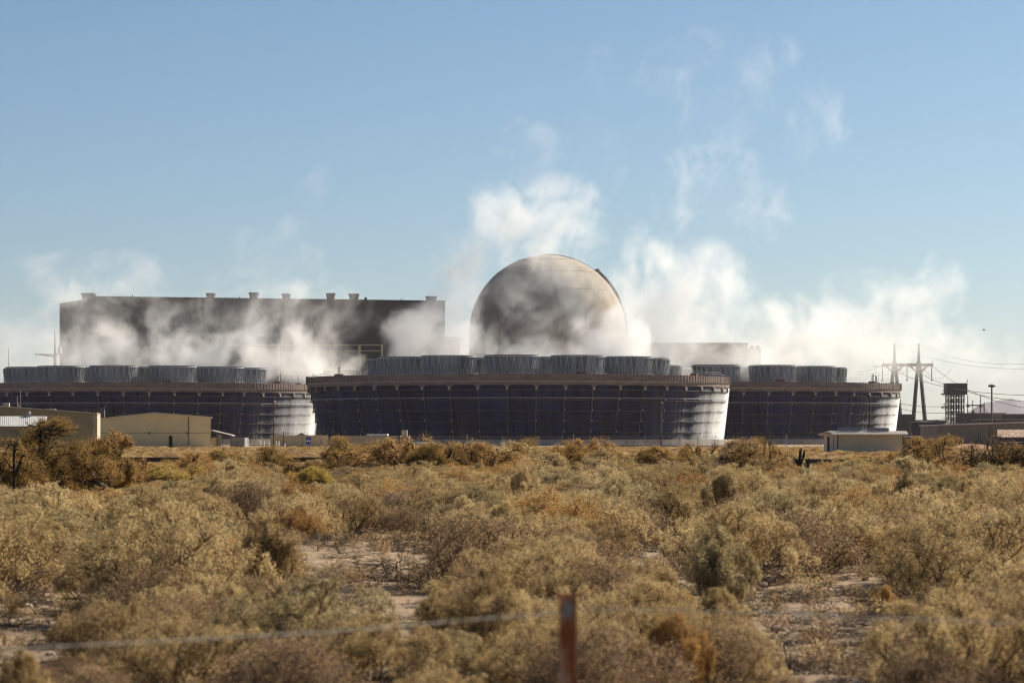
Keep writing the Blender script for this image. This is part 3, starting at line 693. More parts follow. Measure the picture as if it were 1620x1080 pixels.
# ------------------------------------------------------------------ guardrail
t = thing('guardrail', 'long dark weathered guardrail with stubby posts beyond the scrub', 'guardrail', (0, 178, 0))
def rail_d(x): return 184 - (x + 24) * .62 if x > -5 else 184 - 19 * .62 + (-5 - x) * .12
xs = [-48 + 1.0 * i for i in range(98)]
prof = [(0, .50), (-.06, .53), (-.08, .57), (0, .62), (-.0, .66), (-.08, .71), (-.06, .75), (0, .78), (.02, .78), (.02, .50)]
m = MB()
for a, b in zip(xs, xs[1:]):
    da, db = rail_d(a), rail_d(b); n = len(prof)
    zo = .0
    m.add([(a, da + p[0], p[1] + zo) for p in prof] + [(b, db + p[0], p[1] + zo) for p in prof], [(i, n + i, n + (i + 1) % n, (i + 1) % n) for i in range(n)])
m.build('beam', M['rail'], t)
for i in range(0, 97, 2):
    x = xs[i] + .5; d = rail_d(x)
    MB().box(x - .1, x + .1, d + .12, d + .32, 0, .74).box(x - .08, x + .08, d + .022, d + .12, .52, .76).build('post', M['rail'], t)

# ------------------------------------------------------------------ foreground post and wires
rp = mat('rusted steel post', (.74, .50, .33), (.42, .13, .04), scale=20, detail=3, stretch=(1, 1, .3), rough=.75, lo=.45, hi=.66, bump=.3)
D = 11.0
xp = X(898.5, D); zt = Z(938, D)
t = thing('fence_post', 'rusty steel channel fence post standing blurred at the bottom of the photo', 'fence post', (xp, D, 0))
m = MB(); hw = .029; zz = [-.15] + [.12 * k for k in range(1, 12)]; zprev = -.15
holes = [zt - .16 - .125 * k for k in range(9)]
segs = []; top = zt
for h in holes: segs.append((h + .012, top)); top = h - .012
segs.append((-.2, top))
for a, b in segs: m.box(-hw + xp, hw + xp, D, D + .004, a, b)
for h in holes: m.box(-hw + xp, -.009 + xp, D, D + .004, h - .0119, h + .0119); m.box(.009 + xp, hw + xp, D, D + .004, h - .0119, h + .0119)
m.box(-hw + xp - .004, -hw + xp - .0002, D - .03, D + .004, -.2, zt); m.box(hw + xp + .0002, hw + xp + .004, D - .03, D + .004, -.2, zt)
m.box(-hw + xp + .012, hw + xp - .012, D + .0042, D + .02, -.2, zt - .02)
sh = m.build('channel', rp, t)
MB().box(xp - .012, xp + .012, D - .006, D - .001, zt - .09, zt - .03).build('wire_clip', M['bracket'], t)
wm_ = mat('galvanised barbed wire', (.74, .66, .52), (.52, .44, .33), scale=30, rough=.45, metal=.0)
def barbed(lab, pts):
    m = MB(); P = []
    for a, b in zip(pts, pts[1:]):
        for k in range(24): P.append(Vector(a).lerp(Vector(b), k / 24))
    P.append(Vector(pts[-1]))
    for s_ in (0, math.pi):
        q = [p + Vector((0, math.cos(i * .9 + s_), math.sin(i * .9 + s_))) * .0030 for i, p in enumerate(P)]
        m.path(q, .0019, n=5)
    for i in range(3, len(P), 5):
        p = P[i]
        for a in (.4, 2.0): m.tube(p - Vector((0, math.cos(a), math.sin(a))) * .018, p + Vector((.004, math.cos(a), math.sin(a))) * .018, .0016, .0008, n=4)
    tag(m.build('barbed_wire', wm_), lab, 'wire', 'strands of barbed wire')
zw = zt - .055
barbed('barbed wire strand running right from the rusty post', [(xp, D - .01, zw), (xp + .8, D - .02, zw - .018), (xp + 1.8, D, zw - .06), (xp + 3.2, D + .1, zw - .05)])
barbed('barbed wire strand sagging left from the rusty post', [(xp, D - .012, zw - .012), (xp - .9, D - .1, zw - .082), (xp - 2.1, D - .3, zw - .135), (xp - 3.4, D - .4, zw - .14)])

# bird
bd = 300
bxx, bz = X(1557, bd), Z(522, bd)
t = thing('flying_bird', 'tiny dark bird flying in the pale sky at the right', 'bird', (bxx, bd, bz))
m = MB().tube((bxx - .10, bd, bz), (bxx + .12, bd, bz - .01), .045, .03, n=6).tube((bxx - .17, bd, bz + .01), (bxx - .10, bd, bz), .02, .045, n=6)
m.add([(bxx - .03, bd, bz), (bxx + .06, bd, bz), (bxx - .10, bd - .2, bz + .13), (bxx - .03, bd, bz - .008), (bxx + .06, bd, bz - .008)], [(0, 1, 2), (3, 2, 4)])
m.add([(bxx - .03, bd, bz), (bxx + .06, bd, bz), (bxx + .16, bd + .2, bz + .09), (bxx - .03, bd, bz - .008), (bxx + .06, bd, bz - .008)], [(0, 1, 2), (3, 2, 4)])
m.build('body', M['black'], t)

# hills
def ridge(name, pts, d, depth=2500):
    m = MB(); n = len(pts)
    vs = [(X(p, d), d, -5) for p, y in pts] + [(X(p, d), d + depth * .35, Z(y, d + depth * .35)) for p, y in pts] + [(X(p, d), d + depth, -5) for p, y in pts]
    m.add(vs, [(i, i + 1, n + i + 1, n + i) for i in range(n - 1)] + [(n + i, n + i + 1, 2 * n + i + 1, 2 * n + i) for i in range(n - 1)])
    o = m.build(name, M['hill']); o['kind'] = 'structure'; o['label'] = 'pale blue desert hill on the horizon at the right'; return o
ridge('hills', [(1560, 690), (1586, 655), (1597, 647), (1610, 638), (1622, 636), (1660, 630), (1700, 640), (1790, 632), (1900, 655), (2000, 688)], 11500)
# ------------------------------------------------------------------ ground
def fbm2(x, y, s, seed, octv=5):
    r_ = np.random.default_rng(seed); out = np.zeros_like(x); a = 1.0; tot = 0
    for o in range(octv):
        ph = r_.uniform(0, 6.28, 8); an = r_.uniform(0, 6.28, 8); k = s * (2.03 ** o)
        for p_, q_ in zip(ph, an): out += a * np.sin((x * np.cos(q_) + y * np.sin(q_)) * k + p_ + 1.7 * np.sin((x * np.sin(q_ * 1.3) - y * np.cos(q_ * 1.3)) * k * .6 + p_ * 2)) / 8 ** .5
        tot += a; a *= .5
    return out / tot
def gh(x, y):
    x = np.asarray(x, float); y = np.asarray(y, float)
    near = np.clip((260 - y) / 140, 0, 1)
    h = .10 * fbm2(x, y, .35, 5, 4) * near - .02
    return h
ys = np.concatenate([np.arange(8, 75, .22), np.arange(75, 160, .9), np.geomspace(160, 30000, 60)])
xs_ = np.concatenate([-np.geomspace(20000, 16, 26), np.arange(-15.5, 15.6, .22), np.geomspace(16, 20000, 26)])
GX, GY = np.meshgrid(xs_, ys)
near = np.clip((80 - GY) / 25, 0, 1) * np.clip((18 - np.abs(GX)) / 4, 0, 1)
GZ = gh(GX, GY) + near * .018 * fbm2(GX, GY, 3.2, 9, 3)
GZ[0, :] -= 0
ny, nx = GX.shape
vs = np.stack([GX, GY, GZ], -1).reshape(-1, 3)
idx = np.arange(ny * nx).reshape(ny, nx)
fs = np.stack([idx[:-1, :-1], idx[:-1, 1:], idx[1:, 1:], idx[1:, :-1]], -1).reshape(-1, 4)
def np_mesh(name, v, tris=None, quads=None, mats=(), fmat=None, smooth=False):
    me = bpy.data.meshes.new(name); me.vertices.add(len(v)); me.vertices.foreach_set('co', np.ascontiguousarray(v, np.float32).ravel())
    parts = []; starts = []; tot = []; k = 0
    for a, n in ((tris, 3), (quads, 4)):
        if a is not None and len(a):
            parts.append(np.ascontiguousarray(a, np.int32).ravel()); starts.append(k + np.arange(len(a)) * n); tot.append(np.full(len(a), n)); k += len(a) * n
    li = np.concatenate(parts); st = np.concatenate(starts); tt = np.concatenate(tot)
    me.loops.add(len(li)); me.loops.foreach_set('vertex_index', li)
    me.polygons.add(len(st)); me.polygons.foreach_set('loop_start', st.astype(np.int32)); me.polygons.foreach_set('loop_total', tt.astype(np.int32))
    if fmat is not None: me.polygons.foreach_set('material_index', fmat.astype(np.int32))
    if smooth: me.polygons.foreach_set('use_smooth', [True] * len(st))
    for m in mats: me.materials.append(m)
    me.update(calc_edges=True); return me
gm = bpy.data.materials.new('desert soil'); gm.use_nodes = True
t = gm.node_tree; N, L = t.nodes, t.links; p = N['Principled BSDF']; p.inputs['Roughness'].default_value = .95; p.inputs['Specular IOR Level'].default_value = .1
gp = N.new('ShaderNodeNewGeometry').outputs['Position']
def gnoise(s, det=6, ro=.6):
    n = N.new('ShaderNodeTexNoise'); n.inputs['Scale'].default_value = s; n.inputs['Detail'].default_value = det; n.inputs['Roughness'].default_value = ro
    L.new(gp, n.inputs['Vector']); return n.outputs[0]
def ramp(src, a, b, ca, cb):
    r = N.new('ShaderNodeValToRGB'); r.color_ramp.elements[0].position = a; r.color_ramp.elements[1].position = b
    r.color_ramp.elements[0].color = (*ca, 1); r.color_ramp.elements[1].color = (*cb, 1); L.new(src, r.inputs[0]); return r.outputs[0]
def mixc(f, a, b):
    m = N.new('ShaderNodeMix'); m.data_type = 'RGBA'
    if hasattr(f, 'links'): L.new(f, m.inputs[0])
    else: m.inputs[0].default_value = f
    L.new(a, m.inputs[6]); L.new(b, m.inputs[7]); return m.outputs[2]
c1 = ramp(gnoise(.9), .35, .68, (.25, .175, .115), (.44, .325, .215))
c2 = ramp(gnoise(9, 6, .7), .38, .62, (.15, .10, .065), (.48, .36, .24))
vz = N.new('ShaderNodeTexVoronoi'); vz.inputs['Scale'].default_value = 22; L.new(gp, vz.inputs['Vector'])
peb = ramp(vz.outputs['Distance'], .12, .3, (.60, .50, .39), (.20, .145, .10))
f1 = ramp(gnoise(.35, 3), .5, .62, (0, 0, 0), (1, 1, 1))
c = mixc(.45, c1, c2); c = mixc(f1, c, peb)
L.new(c, p.inputs['Base Color'])
b = N.new('ShaderNodeBump'); b.inputs['Strength'].default_value = .7; b.inputs['Distance'].default_value = .05
L.new(gnoise(14, 8, .7), b.inputs['Height']); L.new(b.outputs[0], p.inputs['Normal'])
ground = bpy.data.objects.new('ground', np_mesh('ground', vs, quads=fs, mats=[gm], smooth=True)); COL.objects.link(ground)
tag(ground, 'bare sandy desert floor between the shrubs', None, None, 'structure')

road = MB().box(-400, 400, 478, 500, -.01, .03).build('dirt_road', mat('pale graded dirt', (.50, .41, .31), (.40, .32, .23), scale=.3)); tag(road, 'pale graded dirt strip in front of the plant fence', None, None, 'structure')
# orange dirt mound right of the shed
mx_, my_ = np.meshgrid(np.linspace(-1, 1, 60), np.linspace(-1, 1, 30))
mz = np.clip(1 - mx_ ** 2, 0, 1) ** .6 * np.clip(1 - my_ ** 2, 0, 1) * (1.0 + .25 * fbm2(mx_ * 10, my_ * 6, 1.1, 3, 4))
mv = np.stack([mx_ * 7.5 + X(1490, 390), my_ * 6 + 372, mz * .95 - .05], -1).reshape(-1, 3); mi = np.arange(1800).reshape(30, 60)
dm = bpy.data.objects.new('dirt_mound', np_mesh('dirt_mound', mv, quads=np.stack([mi[:-1, :-1], mi[:-1, 1:], mi[1:, 1:], mi[1:, :-1]], -1).reshape(-1, 4), mats=[mat('orange dirt', (.42, .22, .11), (.25, .13, .07), scale=1.5, bump=.6)], smooth=True))
COL.objects.link(dm); tag(dm, 'low mound of bare orange dirt beside the ribbed shed', None, None, 'structure')

# ------------------------------------------------------------------ plants
def leafmat(name, cols, rough=.8, tr=.40, scale=9.0):
    """cols: three colours mixed by noise and by each plant's own random number"""
    m = bpy.data.materials.new(name); m.use_nodes = True
    t = m.node_tree; N, L = t.nodes, t.links; p = N['Principled BSDF']; p.inputs['Roughness'].default_value = rough; p.inputs['Specular IOR Level'].default_value = .12
    g = N.new('ShaderNodeNewGeometry'); oi = N.new('ShaderNodeObjectInfo')
    n = N.new('ShaderNodeTexNoise'); n.inputs['Scale'].default_value = scale; n.inputs['Detail'].default_value = 5; n.inputs['Roughness'].default_value = .75
    L.new(g.outputs['Position'], n.inputs['Vector'])
    n3 = N.new('ShaderNodeTexNoise'); n3.inputs['Scale'].default_value = 1.6; n3.inputs['Detail'].default_value = 2; L.new(g.outputs['Position'], n3.inputs['Vector'])
    a = N.new('ShaderNodeMath'); a.operation = 'MULTIPLY_ADD'; L.new(oi.outputs['Random'], a.inputs[0]); a.inputs[1].default_value = .26; L.new(n.outputs[0], a.inputs[2])
    a2 = N.new('ShaderNodeMath'); a2.operation = 'MULTIPLY_ADD'; L.new(n3.outputs[0], a2.inputs[0]); a2.inputs[1].default_value = .7; L.new(a.outputs[0], a2.inputs[2])
    r = N.new('ShaderNodeValToRGB'); e = r.color_ramp.elements; e[0].position = .68; e[0].color = (*cols[0], 1); e[1].position = 1.24; e[1].color = (*cols[2], 1)
    k = e.new(.95); k.color = (*cols[1], 1); 
    a3 = N.new('ShaderNodeMath'); a3.operation = 'MULTIPLY'; L.new(a2.outputs[0], a3.inputs[0]); a3.inputs[1].default_value = 1.0
    mr = N.new('ShaderNodeMapRange'); mr.inputs['From Min'].default_value = .65; mr.inputs['From Max'].default_value = 1.3; L.new(a3.outputs[0], mr.inputs[0])
    e[0].position = 0; e[1].position = .5; e[2].position = 1
    e[1].color = (*cols[1], 1); e[2].color = (*cols[2], 1)
    L.new(mr.outputs[0], r.inputs[0])
    L.new(r.outputs[0], p.inputs['Base Color'])
    tn = N.new('ShaderNodeBsdfTranslucent'); L.new(r.outputs[0], tn.inputs[0]); mx = N.new('ShaderNodeMixShader'); mx.inputs[0].default_value = tr
    L.new(p.outputs[0], mx.inputs[1]); L.new(tn.outputs[0], mx.inputs[2]); L.new(mx.outputs[0], N['Material Output'].inputs['Surface'])
    return m
LM = {
 'olive': leafmat('olive gold leaves', [(.14, .088, .04), (.51, .372, .178), (.82, .64, .35)]),
 'green': leafmat('grey green leaves', [(.13, .095, .045), (.42, .33, .165), (.68, .56, .32)]),
 'brown': leafmat('dry brown seed heads', [(.13, .078, .04), (.42, .275, .145), (.70, .49, .28)]),
 'rust': leafmat('rust orange seed heads', [(.30, .16, .055), (.52, .31, .11), (.62, .42, .19)]),
 'yellow': leafmat('yellow green leaves', [(.24, .165, .04), (.48, .345, .09), (.62, .46, .16)]),
 'mesq': leafmat('golden mesquite leaves', [(.16, .095, .03), (.37, .225, .068), (.54, .35, .12)]),
}
TW = leafmat('grey brown twigs', [(.06, .04, .028), (.16, .11, .072), (.30, .22, .15)], tr=0, scale=5)
BK = mat('dark bark', (.055, .038, .026), (.022, .016, .012), scale=9, rough=.9)
BKG = mat('grey brown bark', (.13, .095, .065), (.06, .043, .03), scale=9, rough=.9)

def tubes(P, rad):
    """P: (n, K, 3) polylines, rad: (n, K) -> verts, quads (3-sided)"""
    n, K, _ = P.shape
    d = np.gradient(P, axis=1); d /= np.linalg.norm(d, axis=2, keepdims=True) + 1e-9
    up = np.where(np.abs(d[..., 2:3]) > .9, np.array([1., 0, 0]), np.array([0, 0, 1.]))
    a = np.cross(d, up); a /= np.linalg.norm(a, axis=2, keepdims=True) + 1e-9; b = np.cross(d, a)
    ang = np.array([0, 2.094, 4.189])
    V = P[:, :, None, :] + rad[:, :, None, None] * (a[:, :, None, :] * np.cos(ang)[None, None, :, None] + b[:, :, None, :] * np.sin(ang)[None, None, :, None])
    V = V.reshape(-1, 3); base = (np.arange(n)[:, None, None] * K * 3 + np.arange(K - 1)[None, :, None] * 3)
    j = np.arange(3)[None, None, :]; j2 = (j + 1) % 3
    Q = np.stack([base + j, base + j2, base + 3 + j2, base + 3 + j], -1).reshape(-1, 4)
    return V, Q
def grow(seed, w, h, n0, kids, K=5, lens=(1, .5, .3), spread=1.0, gnarl=.25, droop=.0, r0=.02, leaves=14, lsize=.02, lspread=.05, dome=.9, upb=.35, start=.25, stretch=1.6, wpc=90, hpc=95, rnd=.62, rmx=1.17):
    g = np.random.default_rng(seed)
    az = g.uniform(0, 2 * np.pi, n0); el = np.arccos(np.clip(1 - g.uniform(0, 1, n0) ** (1 / spread) * .92, -1, 1))
    D = np.stack([np.sin(el) * np.cos(az), np.sin(el) * np.sin(az), np.cos(el) + .12], -1)
    P0 = np.stack([g.normal(0, .06 * w, n0), g.normal(0, .06 * w, n0), np.zeros(n0)], -1)
    allP = []; allR = []
    ln = lens[0] * g.uniform(.6, 1.1, n0)
    rad = np.full(n0, r0)
    cur = (P0, D, ln, rad)
    for lv in range(len(kids) + 1):
        P0, D, ln, rad = cur; n = len(P0); k = K if lv < len(kids) else max(3, K - 2)
        pts = [P0]; d = D / (np.linalg.norm(D, axis=1, keepdims=True) + 1e-9)
        for i in range(k - 1):
            d = d + g.normal(0, gnarl, (n, 3)) + np.array([0, 0, upb * .25 - droop * (i / k)]); d /= np.linalg.norm(d, axis=1, keepdims=True) + 1e-9
            pts.append(pts[-1] + d * (ln / (k - 1))[:, None])
        P = np.stack(pts, 1); r = rad[:, None] * np.linspace(1, .45, k)[None, :]
        allP.append(P); allR.append(r)
        if lv < len(kids):
            c = kids[lv]; rep = np.repeat(np.arange(n), c); t_ = g.uniform(start, 1, n * c) * (k - 1.001); i0 = t_.astype(int); f_ = (t_ - i0)[:, None]
            S = P[rep, i0] * (1 - f_) + P[rep, i0 + 1] * f_; T = P[rep, i0 + 1] - P[rep, i0]; T /= np.linalg.norm(T, axis=1, keepdims=True) + 1e-9
            Dn = T * .8 + g.normal(0, .55, (n * c, 3)) + np.array([0, 0, upb])
            cur = (S, Dn, ln[rep] * lens[lv + 1] / lens[lv] * g.uniform(.6, 1.2, n * c), rad[rep] * .5)
    # fit to the wanted size
    A = np.concatenate([p_.reshape(-1, 3) for p_ in allP]); 
    sx = w / 2 / np.percentile(np.hypot(A[:, 0], A[:, 1]), wpc); sz = h / np.percentile(A[:, 2], hpc)
    S3 = np.array([sx, sx, sz])
    def dome(P):
        P = P * S3; rho = np.sqrt((P[..., 0] ** 2 + P[..., 1] ** 2) / (w / 2) ** 2 + (P[..., 2] / h) ** 2) + 1e-6
        k_ = rnd; rmx_ = max(rmx, rnd + .2); nr = np.where(rho < k_, rho, k_ + (rmx_ - k_) * (1 - np.exp(-(rho - k_) / (rmx_ - k_)))); return P * (nr / rho)[..., None]
    V = []; Q = []; k = 0
    for P, r in zip(allP, allR):
        P = dome(P); P[..., 2] = np.abs(P[..., 2]); v, q = tubes(P, np.maximum(r, .0016)); V.append(v); Q.append(q + k); k += len(v)
    V = np.concatenate(V); Q = np.concatenate(Q)
    tip = dome(allP[-1]); n, K_, _ = tip.shape; rep = np.repeat(np.arange(n), leaves); m_ = len(rep)
    t_ = g.uniform(.1, 1, m_) * (K_ - 1.001); i0 = t_.astype(int); f_ = (t_ - i0)[:, None]
    c = tip[rep, i0] * (1 - f_) + tip[rep, i0 + 1] * f_ + g.normal(0, lspread, (m_, 3)); c[:, 2] = np.maximum(c[:, 2], .03)
    td = tip[rep, -1] - tip[rep, 0]; td /= np.linalg.norm(td, axis=1, keepdims=True) + 1e-9
    u = td * .6 + g.normal(0, .6, (m_, 3)); u /= np.linalg.norm(u, axis=1, keepdims=True); vv = np.cross(u, g.normal(0, 1, (m_, 3))); vv /= np.linalg.norm(vv, axis=1, keepdims=True) + 1e-9
    s = lsize * g.uniform(.5, 1.3, m_)[:, None]
    LV = np.stack([c - vv * s * .5, c + u * s * stretch, c + vv * s * .5], 1).reshape(-1, 3); LT = np.arange(m_ * 3).reshape(-1, 3)
    return (V, Q), (LV, LT)
def plant_meshes(nm, geo, leaf_m, twig_m):
    (V, Q), (LV, LT) = geo
    a = np_mesh(nm + '_branches', V, quads=Q, mats=[twig_m]); b = np_mesh(nm + '_foliage', LV, tris=LT, mats=[leaf_m]) if len(LT) else None
    return a, b
def joined(nm, geo, leaf_m, twig_m):
    (V, Q), (LV, LT) = geo
    fm = np.concatenate([np.zeros(len(LT)), np.ones(len(Q))])
    return np_mesh(nm, np.concatenate([LV, V]), tris=LT, quads=Q + len(LV), mats=[leaf_m, twig_m], fmat=fm)

SHAPES = {}
for i in range(6):   # leafy saltbush
    SHAPES['salt%d' % i] = grow(100 + i, 1.9, .92, 26, (7, 6), K=5, leaves=30, lsize=.0115, lspread=.019, r0=.011, lens=(1, .42, .19), upb=.45, gnarl=.2, start=.3)
for i in range(4):   # dry twiggy shrub
    SHAPES['dry%d' % i] = grow(200 + i, 1.8, .78, 32, (8, 8), K=5, leaves=6, lsize=.011, lspread=.03, r0=.009, lens=(1, .45, .28), upb=.3, gnarl=.25, start=.25)
for i in range(2):   # upright feathery shrub
    SHAPES['tall%d' % i] = grow(300 + i, 1.0, 1.0, 22, (7, 6), K=5, leaves=28, lsize=.0115, lspread=.02, r0=.01, lens=(1, .4, .25), spread=.55, upb=.8, gnarl=.13, start=.3)
SP = {}
def sp(key, shapes, leaf, twig):
    SP[key] = [plant_meshes(key, SHAPES[s], LM[leaf], twig) for s in shapes]
sp('olive', ['salt0', 'salt1', 'salt2', 'salt3', 'salt4', 'salt5'], 'olive', TW)
sp('green', ['salt1', 'salt3', 'salt4', 'tall0'], 'green', TW)
sp('brown', ['dry0', 'dry1', 'dry2', 'dry3'], 'brown', TW)
sp('rust', ['salt2', 'tall1'], 'rust', TW)
sp('yellow', ['salt0', 'tall0'], 'yellow', TW)
sp('tall', ['tall0', 'tall1'], 'olive', TW)
DESC = {'olive': ('saltbush', 'olive-gold', 'saltbush', 'shrub'), 'green': ('saltbush', 'grey-green', 'saltbush', 'shrub'), 'brown': ('dry_shrub', 'dry brown twiggy', 'shrub', 'shrub'),
        'rust': ('saltbush', 'rust-orange tipped', 'saltbush', 'shrub'), 'yellow': ('saltbush', 'yellowish', 'saltbush', 'shrub'), 'tall': ('desert_broom', 'upright feathery gold', 'shrub', 'shrub')}
COLP = [(135, 'at the left edge'), (270, 'below the big mesquite'), (400, 'below the gabled building'), (520, 'below the left lamp pole'), (650, 'below the block building'),
        (790, 'left of the rusty post'), (900, 'beside the rusty post'), (1010, 'right of the rusty post'), (1130, 'below the brown lamp pole'), (1250, 'below the sunlit water'),
        (1370, 'below the ribbed shed'), (1490, 'below the orange mound'), (9999, 'at the right edge')]
ROWP = [(835, 'in the farthest row'), (860, 'in the upper rows'), (895, 'beside the sandy patch rows'), (950, 'just above the barbed wire'), (1020, 'behind the barbed wire'), (1085, 'in the lowest rows'), (9999, 'at the bottom edge')]

def patch(px, py):      # bare patches of the photo, as ground regions: (centre px, row, half width px, half height rows)
    for cx_, cy_, rx, ry in ((110, 752, 130, 24), (265, 745, 40, 14), (485, 748, 45, 14), (590, 866, 118, 28), (570, 918, 112, 46), (640, 905, 45, 35), (1045, 868, 62, 15), (1250, 925, 85, 24), (1310, 1000, 75, 66), (1230, 975, 50, 34), (1560, 893, 80, 12), (40, 1000, 75, 40),
                             (395, 812, 45, 9), (1400, 915, 90, 16), (625, 1010, 32, 40), (60, 968, 50, 14), (1120, 905, 50, 14), (1340, 1060, 50, 60), (420, 838, 30, 9)):
        if ((px - cx_) / rx) ** 2 + ((py - cy_) / ry) ** 2 < 1: return True
    return False
def sight(x, y): return 810 + x / y * F, HZ + EYE / y * F
pts = []
g = np.random.default_rng(21)
DMAX = 66.0
tries = 0; grid = {}
def ok(x, y, r):
    kx, ky = int(x // 2), int(y // 2)
    for a in range(kx - 1, kx + 2):
        for b_ in range(ky - 1, ky + 2):
            for (u, v, q) in grid.get((a, b_), ()):
                if (u - x) ** 2 + (v - y) ** 2 < ((r + q) * .5) ** 2: return False
    return True
while tries < 40000 and len(pts) < 2200:
    tries += 1
    y = (g.uniform(20.5 ** 2, 128 ** 2)) ** .5; x = g.uniform(-1, 1) * (.173 * y + 1.2)
    px, py = sight(x, y)
    s = float(np.clip(g.normal(.95, .25), .42, 1.32))
    if y < 31: s = min(s, .92)
    if y < 26: s = min(s, .78)
    if patch(px, py): continue
    def covers(s): return any(patch(px + dx * s * F / y, HZ + (EYE - .82 * s * f) / y * F) for f in (.35, .6, .85, 1.0) for dx in (-.45, 0, .45))
    if covers(s): s *= .6
    if covers(s): s *= .55
    if covers(s): continue
    r = 1.06 * s
    if not ok(x, y, r): continue
    grid.setdefault((int(x // 2), int(y // 2)), []).append((x, y, r)); pts.append((x, y, s))
pts.sort(key=lambda q: q[1])
def species(x, y, g):
    v = float(fbm2(np.array([x]), np.array([y]), .16, 31, 3)[0]) + g.normal(0, .35)
    u = g.random()
    if u < .03: return 'rust'
    if u < .11: return 'tall'
    if u < .135: return 'yellow' if y > 60 else 'green'
    return 'brown' if v < -.16 else ('green' if v > .62 else 'olive')
# placed by hand where the photograph shows a particular shrub: (px, row of its base, size, species)
SPECIAL = [(1262, 912, 1.15, 'brown'), (1405, 895, 1.1, 'brown'), (1560, 880, 1.25, 'brown'), (745, 935, 1.15, 'brown'), (290, 840, 1.0, 'brown'), (640, 848, .9, 'brown'), (480, 1075, 1.0, 'green'), (425, 950, 1.0, 'tall'), (1135, 985, 1.0, 'green'), (1045, 856, 1.1, 'olive'), (560, 845, 1.0, 'olive'),
           (1190, 870, 1.2, 'brown'), (880, 925, 1.1, 'brown'), (1480, 965, 1.0, 'olive')]
special = [(X(px, GD(py)), GD(py), s, k) for px, py, s, k in SPECIAL]
def place(x, y, s, key, gs):
    a, b_ = SP[key][int(gs.integers(len(SP[key])))]
    nm, cname, noun, cat = DESC[key]; z = float(gh(x, y))
    px, py = sight(x, y)
    size = 'small' if s < .8 else ('wide' if s > 1.12 else 'mid-sized')
    col = next(c for lim, c in COLP if px < lim); row = next(c for lim, c in ROWP if py < lim)
    lab = '%s %s %s %s, %s' % (size, cname, noun, row, col)
    o = thing(nm, lab, cat, (x, y, z), 'shrubs of the desert scrub')
    c1_ = bpy.data.objects.new('branches', a); c2_ = bpy.data.objects.new('foliage', b_)
    for c in (c1_, c2_): COL.objects.link(c); c.parent = o
    sz = s * float(gs.uniform(.85, 1.18))
    o.rotation_euler = (float(gs.normal(0, .06)), float(gs.normal(0, .06)), float(gs.uniform(0, 6.28))); o.scale = (s, s, sz)
    return o
gs = np.random.default_rng(5)
indiv = 0; far = []
for x, y, s in pts:
    if indiv + len(special) < 290 and y < DMAX:
        if any((x - q[0]) ** 2 + (y - q[1]) ** 2 < .9 for q in special): continue
        place(x, y, s, species(x, y, gs), gs); indiv += 1
    else: far.append((x, y, s))
for x, y, s, k in special: place(x, y, s, k, gs)
INDIV_END = max([p_[1] for p_ in pts if p_ not in far] or [0])

for _ in range(5200):      # the same scrub goes on beyond both sides of the view
    y = (g.uniform(16 ** 2, 128 ** 2)) ** .5; x = (.173 * y + 1.7 + g.uniform(0, 14)) * (1 if g.random() < .5 else -1); s = float(np.clip(g.normal(.92, .22), .42, 1.3))
    if ok(x, y, 1.0 * s): grid.setdefault((int(x // 2), int(y // 2)), []).append((x, y, 1.0 * s)); far.append((x, y, s))
# the rest of the scrub, one object: points with instanced shrubs
def scatter(name, label, P, variants, seed):
    """P: list of (x, y, z, scale); variants: meshes"""
    me = bpy.data.meshes.new(name); me.from_pydata([(a, b_, c) for a, b_, c, s in P], [], [])
    me.attributes.new('size', 'FLOAT', 'POINT').data.foreach_set('value', [s for *_, s in P])
    r_ = np.random.default_rng(seed)
    me.attributes.new('turn', 'FLOAT', 'POINT').data.foreach_set('value', r_.uniform(0, 6.28, len(P)).tolist())
    ng = bpy.data.node_groups.new(name, 'GeometryNodeTree')
    ng.interface.new_socket('Geometry', in_out='INPUT', socket_type='NodeSocketGeometry'); ng.interface.new_socket('Geometry', in_out='OUTPUT', socket_type='NodeSocketGeometry')
    N, L = ng.nodes, ng.links; gi = N.new('NodeGroupInput'); go = N.new('NodeGroupOutput')
    gi_ = N.new('GeometryNodeGeometryToInstance')
    for m in variants:
        so_ = bpy.data.objects.new(m.name + '_source', m); oi = N.new('GeometryNodeObjectInfo'); oi.inputs['Object'].default_value = so_; oi.inputs['As Instance'].default_value = True
        L.new(oi.outputs['Geometry'], gi_.inputs[0])
    iop = N.new('GeometryNodeInstanceOnPoints'); L.new(gi.outputs[0], iop.inputs['Points']); L.new(gi_.outputs[0], iop.inputs['Instance'])
    iop.inputs['Pick Instance'].default_value = True
    rv = N.new('FunctionNodeRandomValue'); rv.data_type = 'INT'; rv.inputs[4].default_value = 0; rv.inputs[5].default_value = len(variants) - 1; rv.inputs['Seed'].default_value = seed
    L.new(rv.outputs[2], iop.inputs['Instance Index'])
    na = N.new('GeometryNodeInputNamedAttribute'); na.data_type = 'FLOAT'; na.inputs[0].default_value = 'size'
    nb = N.new('GeometryNodeInputNamedAttribute'); nb.data_type = 'FLOAT'; nb.inputs[0].default_value = 'turn'
    cb = N.new('ShaderNodeCombineXYZ'); L.new(nb.outputs[0], cb.inputs[2]); L.new(cb.outputs[0], iop.inputs['Rotation']); L.new(na.outputs[0], iop.inputs['Scale'])
    L.new(iop.outputs[0], go.inputs[0])
    o = bpy.data.objects.new(name, me); COL.objects.link(o); md = o.modifiers.new('scatter', 'NODES'); md.node_group = ng
    return tag(o, label, None, None, 'stuff')
